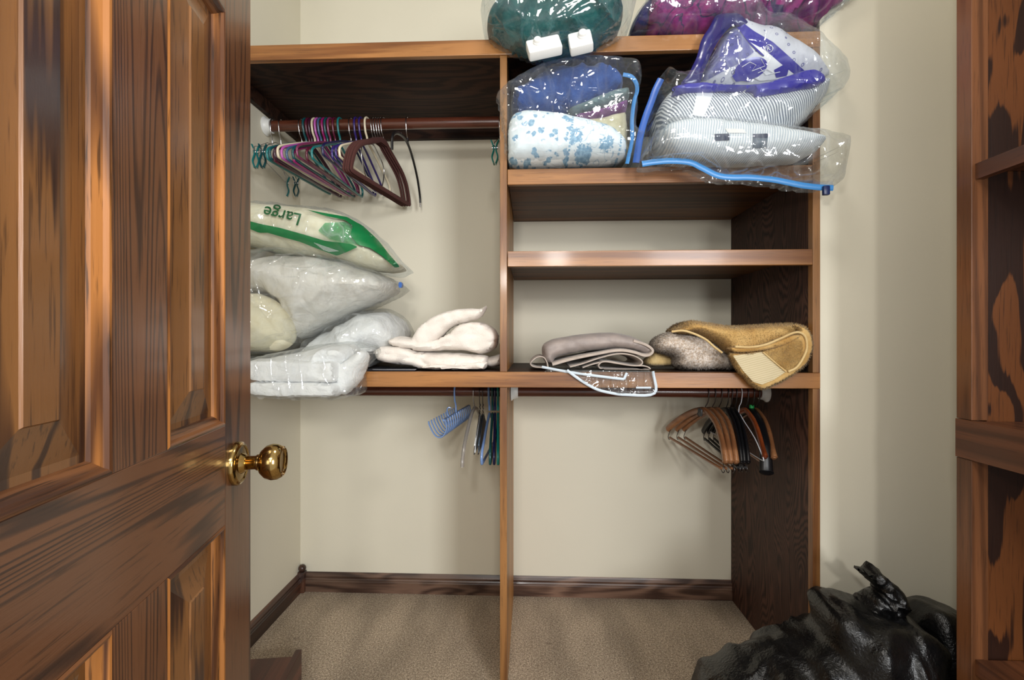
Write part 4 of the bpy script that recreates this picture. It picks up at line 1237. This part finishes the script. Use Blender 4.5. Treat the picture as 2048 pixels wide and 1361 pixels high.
# ------------------------------------------------------------------ hangers
M_chrome = plain('chrome_wire', (200, 200, 204), .18, 1.0)
M_darkwire = plain('dark_steel_wire', (92, 90, 92), .3, 1.0)
M_blackplastic = plain('black_plastic', (16, 16, 19), .35)
M_velvet = plain('brown_velvet', (74, 38, 34), .95, bscale=300, bstr=.3)
M_wood_h = wood('hanger_beech', (154, 106, 70), (124, 80, 50), 'x', 5, 5, .12, (.2, 1.1), .3, .35, .3, 0, .2, 51.0)
M_wood_r = wood('hanger_red_wood', (150, 74, 36), (116, 52, 24), 'x', 5, 5, .12, (.2, 1.1), .3, .3, .4, 0, .2, 53.0)
M_wirewhite = plain('white_coated_wire', (214, 216, 222), .35)
M_clearp = plain('clear_grey_plastic', (176, 170, 164), .12)
M_clearp.node_tree.nodes['Principled BSDF'].inputs['Transmission Weight'].default_value = .55
PL = {}
def plast(name, col):
    if name not in PL: PL[name] = plain(name.replace(' ', '_') + '_plastic', col, .28, coat=.3)
    return PL[name]
COL = {'teal': (22, 112, 114), 'maroon': (84, 18, 44), 'plum': (52, 14, 40), 'cream': (216, 204, 178), 'lilac': (178, 84, 168),
       'slate blue': (62, 88, 122), 'magenta': (142, 24, 98), 'dark teal': (16, 74, 80), 'indigo': (46, 30, 104), 'navy': (26, 28, 72),
       'powder blue': (110, 138, 186), 'dark green': (22, 72, 72), 'bright teal': (14, 122, 116), 'rose': (120, 44, 84)}

HL = .215
def hook_pts(r=.0245, neck=-.072, tip=-25):
    pts = [(r * math.cos(math.radians(a)), 0, r * math.sin(math.radians(a))) for a in range(tip, 186, 15)]
    return pts + [(-r * .95, 0, -.014), (-.017, 0, -.036), (-.004, 0, -.052), (0, 0, neck)]
def hang_root(name, label, hx, near_x, Y, Z, cat='hanger', group=None, curve=0.0, L=HL, tilt=0.0):
    X0, Xn = P(hx, 250, Y).x, P(near_x, 300, Y - L).x
    s = max(-.45, min(.45, (X0 - curve - Xn) / L))
    ph = math.asin(s)
    t = thing(name, label, cat, (X0, Y, Z), 0, group)
    t.rotation_euler = (0, tilt, PI / 2 - ph)
    return t
def hpart(name, bm, mat, root): return obj(name, bm, mat, root, True, False, 60)

def tubular(label, hx, nx, col, Y, Z, r=.0042, group=None, tilt=0.0, hookmat=None, drop=.0):
    t = hang_root('clothes_hanger', label, hx, nx, Y, Z, group=group, tilt=tilt)
    m = plast(col, COL[col])
    hpart('hook', tube(nb(), catmull(hook_pts(), 3), r if hookmat is None else .0018, seg=7), hookmat or m, t)
    fr = [(0, -.072), (.02, -.078), (.07, -.098), (.13, -.128), (.185, -.156), (.206, -.170), (.214, -.184), (.211, -.200), (.198, -.207), (.1, -.208), (0, -.208)]
    loop = fr + [(-x, z) for x, z in reversed(fr[1:-1])]
    hpart('frame', tube(nb(), catmull([(x, 0, z - drop) for x, z in loop], 3, True), r * 1.05, seg=7, closed=True), m, t)
    return t
def velvet(label, hx, nx, Y, Z, group=None):
    t = hang_root('clothes_hanger', label, hx, nx, Y, Z, group=group)
    hpart('hook', tube(nb(), catmull(hook_pts(neck=-.066), 3), .0018, seg=7), M_chrome, t)
    fr = [(0, -.064), (.018, -.066), (.05, -.084), (.10, -.108), (.155, -.138), (.19, -.175), (.208, -.215), (.214, -.240), (.205, -.250), (.1, -.250), (0, -.250)]
    loop = fr + [(-x, z) for x, z in reversed(fr[1:-1])]
    hpart('frame', tube(nb(), catmull([(x, 0, z) for x, z in loop], 4, True), .0085, .0032, seg=10, closed=True, up=(0, 1, 0)), M_velvet, t)
    hpart('neck_plate', tube(nb(), [(-.03, 0, -.072), (-.012, 0, -.066), (.012, 0, -.066), (.03, 0, -.072)], [.006, .012, .012, .006], .0034, seg=10, up=(0, 1, 0)), M_velvet, t)
    return t
def clip_hanger(label, hx, nx, Y, Z, clipmat, L=.18, only_near=False):
    t = hang_root('clip_hanger', label, hx, nx, Y, Z, 'clip hanger', L=L)
    hpart('hook', tube(nb(), catmull(hook_pts(), 3), .0019, seg=7), M_chrome, t)
    bm = nb()
    tube(bm, catmull([(-L, 0, -.15), (-.15, 0, -.138), (0, 0, -.072), (.15, 0, -.138), (L, 0, -.15)], 3), .0015, seg=6)
    tube(bm, [(-L - .015, 0, -.165), (L + .015, 0, -.165)], .0016, seg=6)
    for s in (-1, 1):
        tube(bm, [(s * L, 0, -.15), (s * (L + .006), 0, -.165)], .0015, seg=6)
    hpart('frame', bm, M_chrome, t)
    for s in ((-1,) if only_near else (-1, 1)):
        x = s * (L - .012)
        bm = nb()
        for q in (-1, 1):
            tube(bm, catmull([(x, q * .013, -.140), (x, q * .006, -.158), (x, q * .004, -.175), (x, q * .010, -.198), (x, q * .003, -.222)], 4),
                 [.008] * 16 + [.013], .0028, seg=8, up=(0, 1, 0))
        c = hpart('clip', bm, clipmat, t)
        hpart('clip_spring', lathe(nb(), [(0, -.010), (.0055, -.010), (.0055, .010), (0, .010)], (x, 0, -.166), (0, 1, 0), 12), M_chrome, c)
    return t
def wooden(label, hx, nx, Y, Z, mat, curve=.04, tilt=-.06, bar=True, wide=1.0, group=None, sleeve=None, tipz=-.195):
    t = hang_root('coat_hanger', label, hx, nx, Y, Z, 'coat hanger', group=group, curve=curve, tilt=tilt)
    hpart('hook', tube(nb(), catmull(hook_pts(neck=-.064), 3), .0020, seg=7), M_darkwire, t)
    for s in (-1, 1):
        pts = [(0, 0, -.066), (s * .03, .001, -.073), (s * .08, curve * .12, -.092), (s * .13, curve * .38, -.122), (s * .18, curve * .75, -.162), (s * .205, curve * .95, tipz + .008), (s * .212, curve, tipz)]
        pp = catmull(pts, 4)
        n = len(pp)
        ra = [(.010 + .004 * min(1, i / n * 1.6)) * (1 if i < n - 2 else .6) for i in range(n)]
        rb = [(.0058 + .0050 * i / n) * wide * (1 if i < n - 2 else .6) for i in range(n)]
        hpart('arm', tube(nb(), pp, ra, rb, seg=12, up=(0, 1, 0)), mat, t)
    if bar:
        hpart('trouser_bar', tube(nb(), [(-.185, curve, -.222), (.19, curve, -.222)], .0050, seg=8), mat, t)
        bm = nb()
        for s in (-1, 1):
            tube(bm, catmull([(s * .185, curve * .9, -.175), (s * .196, curve, -.205), (s * .205, curve, -.222), (s * .196, curve, -.232), (s * .180, curve, -.222)], 4), .0014, seg=6)
        hpart('bar_wire', bm, M_darkwire, t)
    if sleeve:
        hpart('size_sleeve', lathe(nb(), [(0, .010), (.008, .008), (.0085, -.008), (0, -.010)], (0, 0, -.055), (0, 0, 1), 12), sleeve, t)
    return t

gU = 'plastic tube hangers on the upper rod'
clip_hanger('chrome skirt hanger with teal clips hanging nearest the left wall on the upper rod', 545, 508, YR1, ZR1, plast('teal', COL['teal']))
clip_hanger('chrome skirt hanger with teal clips, second from the left wall on the upper rod', 562, 522, YR1, ZR1, plast('dark teal', COL['dark teal']))
tubes_ = [(604, 532, 'teal', 'teal plastic tube hanger with a chrome hook at the left of the crowded upper rod'),
          (613, 538, 'dark teal', 'dark teal plastic tube hanger just left of the maroon ones on the upper rod'),
          (619, 545, 'maroon', 'maroon plastic tube hanger left of the plum one on the upper rod'),
          (625, 550, 'plum', 'dark plum plastic tube hanger next to the left cream one'),
          (631, 555, 'cream', 'cream plastic tube hanger beside the lilac one on the upper rod'),
          (637, 562, 'lilac', 'lilac pink plastic tube hanger on the upper rod'),
          (643, 571, 'slate blue', 'slate blue plastic tube hanger between the lilac and magenta ones'),
          (650, 585, 'magenta', 'bright magenta plastic tube hanger on the upper rod'),
          (656, 586, 'dark teal', 'dark teal plastic tube hanger just right of the magenta one'),
          (662, 594, 'rose', 'dull rose plastic tube hanger in the middle of the upper rod'),
          (671, 612, 'maroon', 'maroon plastic tube hanger just left of the rightmost teal one'),
          (681, 624, 'teal', 'teal plastic tube hanger, rightmost of the teal ones on the upper rod'),
          (703, 646, 'navy', 'navy plastic hanger with a slim chrome hook on the upper rod'),
          (713, 664, 'indigo', 'indigo plastic tube hanger, left of the two beside the cream one'),
          (723, 671, 'indigo', 'indigo plastic tube hanger touching the right cream hanger'),
          (735, 678, 'cream', 'cream plastic tube hanger just left of the brown velvet hangers')]
rnd = random.Random(4)
for hx, nx, col, lab in tubes_:
    tubular(lab, hx, nx, col, YR1, ZR1, group=gU, tilt=rnd.uniform(-.03, .03), hookmat=M_chrome if hx in (604, 703) else None, drop=rnd.uniform(-.004, .008))
# chrome wire hanger with a drooping loop
t = hang_root('wire_hanger', 'chrome wire hanger with a U-shaped loop in front of the brown velvet hangers', 747, 722, YR1, ZR1, 'hanger', L=.11)
hpart('hook', tube(nb(), catmull(hook_pts(neck=-.080), 3), .0016, seg=7), M_chrome, t)
hpart('loop', tube(nb(), catmull([(0, 0, -.080), (-.05, 0, -.098), (-.098, 0, -.118), (-.108, 0, -.15), (-.09, 0, -.20), (-.045, 0, -.245), (0, 0, -.256), (.055, 0, -.245), (.09, 0, -.20), (.105, 0, -.15), (.09, 0, -.118), (.05, 0, -.098)], 4, True), .0022, seg=7, closed=True), M_chrome, t)
for k, (hx, nx, lab) in enumerate([(753, 687, 'brown velvet hanger, leftmost of the four together on the upper rod'), (758, 692, 'brown velvet hanger, second from the left of the four on the upper rod'),
                                   (763, 696, 'brown velvet hanger, third from the left of the four on the upper rod'), (768, 702, 'brown velvet hanger, rightmost and frontmost of the four on the upper rod')]):
    velvet(lab, hx, nx, YR1, ZR1, 'brown velvet hangers')
t = hang_root('clothes_hanger', 'black arched hanger with clear tips hanging alone right of the brown velvet ones', 815, 783, YR1, ZR1, 'hanger', tilt=-.02)
hpart('hook', tube(nb(), catmull(hook_pts(neck=-.062), 3), .0018, seg=7), M_chrome, t)
hpart('arms', tube(nb(), catmull([(-.212, 0, -.178), (-.211, 0, -.145), (-.195, 0, -.120), (-.14, 0, -.092), (-.06, 0, -.074), (0, 0, -.074), (.06, 0, -.092), (.12, 0, -.125), (.17, 0, -.165), (.205, 0, -.215), (.213, 0, -.245)], 4), .0065, .0045, seg=9, up=(0, 1, 0)), M_blackplastic, t)
hpart('neck', tube(nb(), [(0, 0, -.055), (0, 0, -.076)], .0042, seg=9), M_blackplastic, t)
hpart('clear_tip', tube(nb(), [(.2128, 0, -.2451), (.215, 0, -.262)], .0055, .004, seg=9, up=(0, 1, 0)), M_clearp, t)
clip_hanger('teal clip hanger squeezed against the divider at the right end of the upper rod', 1000, 989, YR1, ZR1, plast('bright teal', COL['bright teal']))

# lower left rod
t = thing('tie_rack', 'blue plastic tie hanger with a row of hooked loops under the lower shelf', 'tie hanger', P(912, 800, YR2).xy.to_3d() + Vector((0, 0, ZR2)))
t.rotation_euler = (0, 0, PI / 2 - .1)
m_tie = plast('powder blue', COL['powder blue'])
hpart('hook', tube(nb(), catmull(hook_pts(neck=-.078), 3), .0034, seg=7), m_tie, t)
bm = nb(); tube(bm, [(-.165, 0, -.082), (.205, 0, -.082)], .005, .0035, seg=8, up=(0, 0, 1))
hpart('bar', bm, m_tie, t)
for k in range(13):
    x = -.160 + k * .030
    hpart('tie_loop', tube(nb(), catmull([(x, -.004, -.080), (x, -.010, -.110), (x, .002, -.136), (x, .020, -.142), (x, .036, -.130), (x, .052, -.100), (x, .054, -.088)], 3), .0030, seg=6), m_tie, t)
hpart('end_curl', tube(nb(), catmull([(-.10, 0, -.082), (-.102, .006, -.060), (-.10, .001, -.048), (-.098, -.008, -.050)], 3), .0028, seg=6), m_tie, t)

t = hang_root('clothes_hanger', 'clear plastic hanger with sloping arms on the lower left rod', 949, 924, YR2, ZR2, 'hanger')
hpart('hook', tube(nb(), catmull(hook_pts(neck=-.062), 3), .0017, seg=7), M_chrome, t)
for s in (-1, 1):
    hpart('arm', tube(nb(), catmull([(0, 0, -.064), (s * .05, 0, -.076), (s * .12, 0, -.118), (s * .18, 0, -.165), (s * .208, 0, -.205), (s * .212, 0, -.228)], 4), .008, .0062, seg=8, up=(0, 1, 0)), M_clearp, t)
gL = 'hangers on the lower left rod'
for hx, nx, lab, fm in ((960, 948, 'thin wire hanger with white paper wrap on the lower left rod, left of its twin', M_whitetag), (966, 956, 'thin wire hanger with grey wrap, right of the white wrapped one', M_greytag)):
    t = hang_root('wire_hanger', lab, hx, nx, YR2, ZR2, 'hanger', group=gL)
    hpart('hook', tube(nb(), catmull(hook_pts(neck=-.075), 3), .0013, seg=6), M_darkwire, t)
    bm = nb(); q = [hook_pts(neck=-.075)[-1]]
    tube(bm, [(math.sin(k * 1.3) * .0022, math.cos(k * 1.3) * .0022, -.045 - k * .003) for k in range(11)], .0012, seg=5)
    hpart('twist', bm, M_darkwire, t)
    hpart('frame', tube(nb(), catmull([(0, 0, -.075), (.09, 0, -.115), (.195, 0, -.165), (.208, 0, -.180), (.195, 0, -.188), (0, 0, -.188), (-.195, 0, -.188), (-.208, 0, -.180), (-.195, 0, -.165), (-.09, 0, -.115)], 3, True), .0013, seg=6, closed=True), M_darkwire, t)
    bm = nb()
    a = [(-.19, -.158), (-.10, -.122), (0, -.086), (.10, -.122), (.19, -.158), (.19, -.186), (-.19, -.186)]
    fr = [bm.verts.new((x, .0022, z)) for x, z in a]; bk = [bm.verts.new((x, -.0022, z)) for x, z in a]
    bm.faces.new(fr); bm.faces.new(bk[::-1])
    for k in range(7): bm.faces.new((fr[k], fr[(k + 1) % 7], bk[(k + 1) % 7], bk[k]))
    hpart('paper_wrap', bm, fm, t)
for hx, nx, col, lab in ((979, 963, 'powder blue', 'powder blue plastic tube hanger on the lower left rod, tilted in front of the wires'),
                         (985, 980, 'dark green', 'dark green plastic tube hanger on the lower left rod beside the navy one'),
                         (990, 988, 'navy', 'navy plastic tube hanger between two green ones on the lower left rod'),
                         (996, 996, 'bright teal', 'bright teal plastic tube hanger touching the divider on the lower left rod')):
    tubular(lab, hx, nx, col, YR2, ZR2, .0046, gL, drop=.012)

# lower right rod
gW = 'wooden coat hangers on the lower right rod'
grey = plain('grey_emblem_plate', (58, 60, 62), .5)
for hx, nx, lab in ((1411, 1457, 'light wooden coat hanger with trouser bar, leftmost on the lower right rod'), (1425, 1466, 'light wooden coat hanger, second from the left on the lower right rod'),
                    (1438, 1477, 'light wooden coat hanger, third from the left on the lower right rod')):
    t = wooden(lab, hx, nx, YR2, ZR2, M_wood_h, group=gW, tilt=-.07)
    if hx == 1411:
        bm = nb()
        tube(bm, catmull([(.016, .0125, -.062), (.020, .0125, -.075), (.030, .0125, -.088), (.014, .0125, -.094), (.002, .0115, -.080), (.006, .0115, -.064)], 3), .001, seg=5, closed=True)
        box(bm, .002, .03, .0068, .0122, -.092, -.066, .002)
        hpart('emblem_plate', bm, grey, t)
gB = 'black hangers on the lower right rod'
for hx, nx, lab in ((1453, 1486, 'black plastic hanger just right of the three wooden ones on the lower right rod'), (1461, 1492, 'black plastic hanger, middle of the black ones on the lower right rod'),
                    (1470, 1500, 'black plastic hanger beside the white wire one on the lower right rod')):
    t = wooden(lab, hx, nx, YR2, ZR2, M_blackplastic, .02, -.05, True, .8, gB, tipz=-.20)
t = hang_root('wire_hanger', 'white coated wire hanger among the black ones on the lower right rod', 1478, 1524, YR2, ZR2, 'hanger', curve=.03, tilt=-.04)
hpart('hook', tube(nb(), catmull(hook_pts(neck=-.078), 3), .0016, seg=6), M_wirewhite, t)
hpart('frame', tube(nb(), catmull([(0, 0, -.078), (.05, .002, -.10), (.14, .012, -.135), (.20, .02, -.172), (.21, .02, -.186), (.195, .02, -.192), (0, .01, -.192), (-.195, .02, -.192), (-.212, .02, -.186), (-.20, .02, -.172), (-.14, .012, -.135), (-.05, .002, -.10)], 3, True), .0016, seg=6, closed=True), M_wirewhite, t)
wooden('reddish brown flat wooden hanger between black ones on the lower right rod', 1492, 1533, YR2, ZR2, M_wood_r, .02, -.03, False, .9, tipz=-.185)
wooden('wide black padded coat hanger hanging lowest at the right of the lower right rod', 1504, 1538, YR2, ZR2, M_blackplastic, .03, -.05, False, 2.2, sleeve=plain('green_sleeve', (30, 150, 74), .4), tipz=-.23)
wooden('light wooden coat hanger, rightmost beside the dark side panel', 1514, 1552, YR2, ZR2, M_wood_h, .03, -.04, True, 1.0, gW, tipz=-.185)
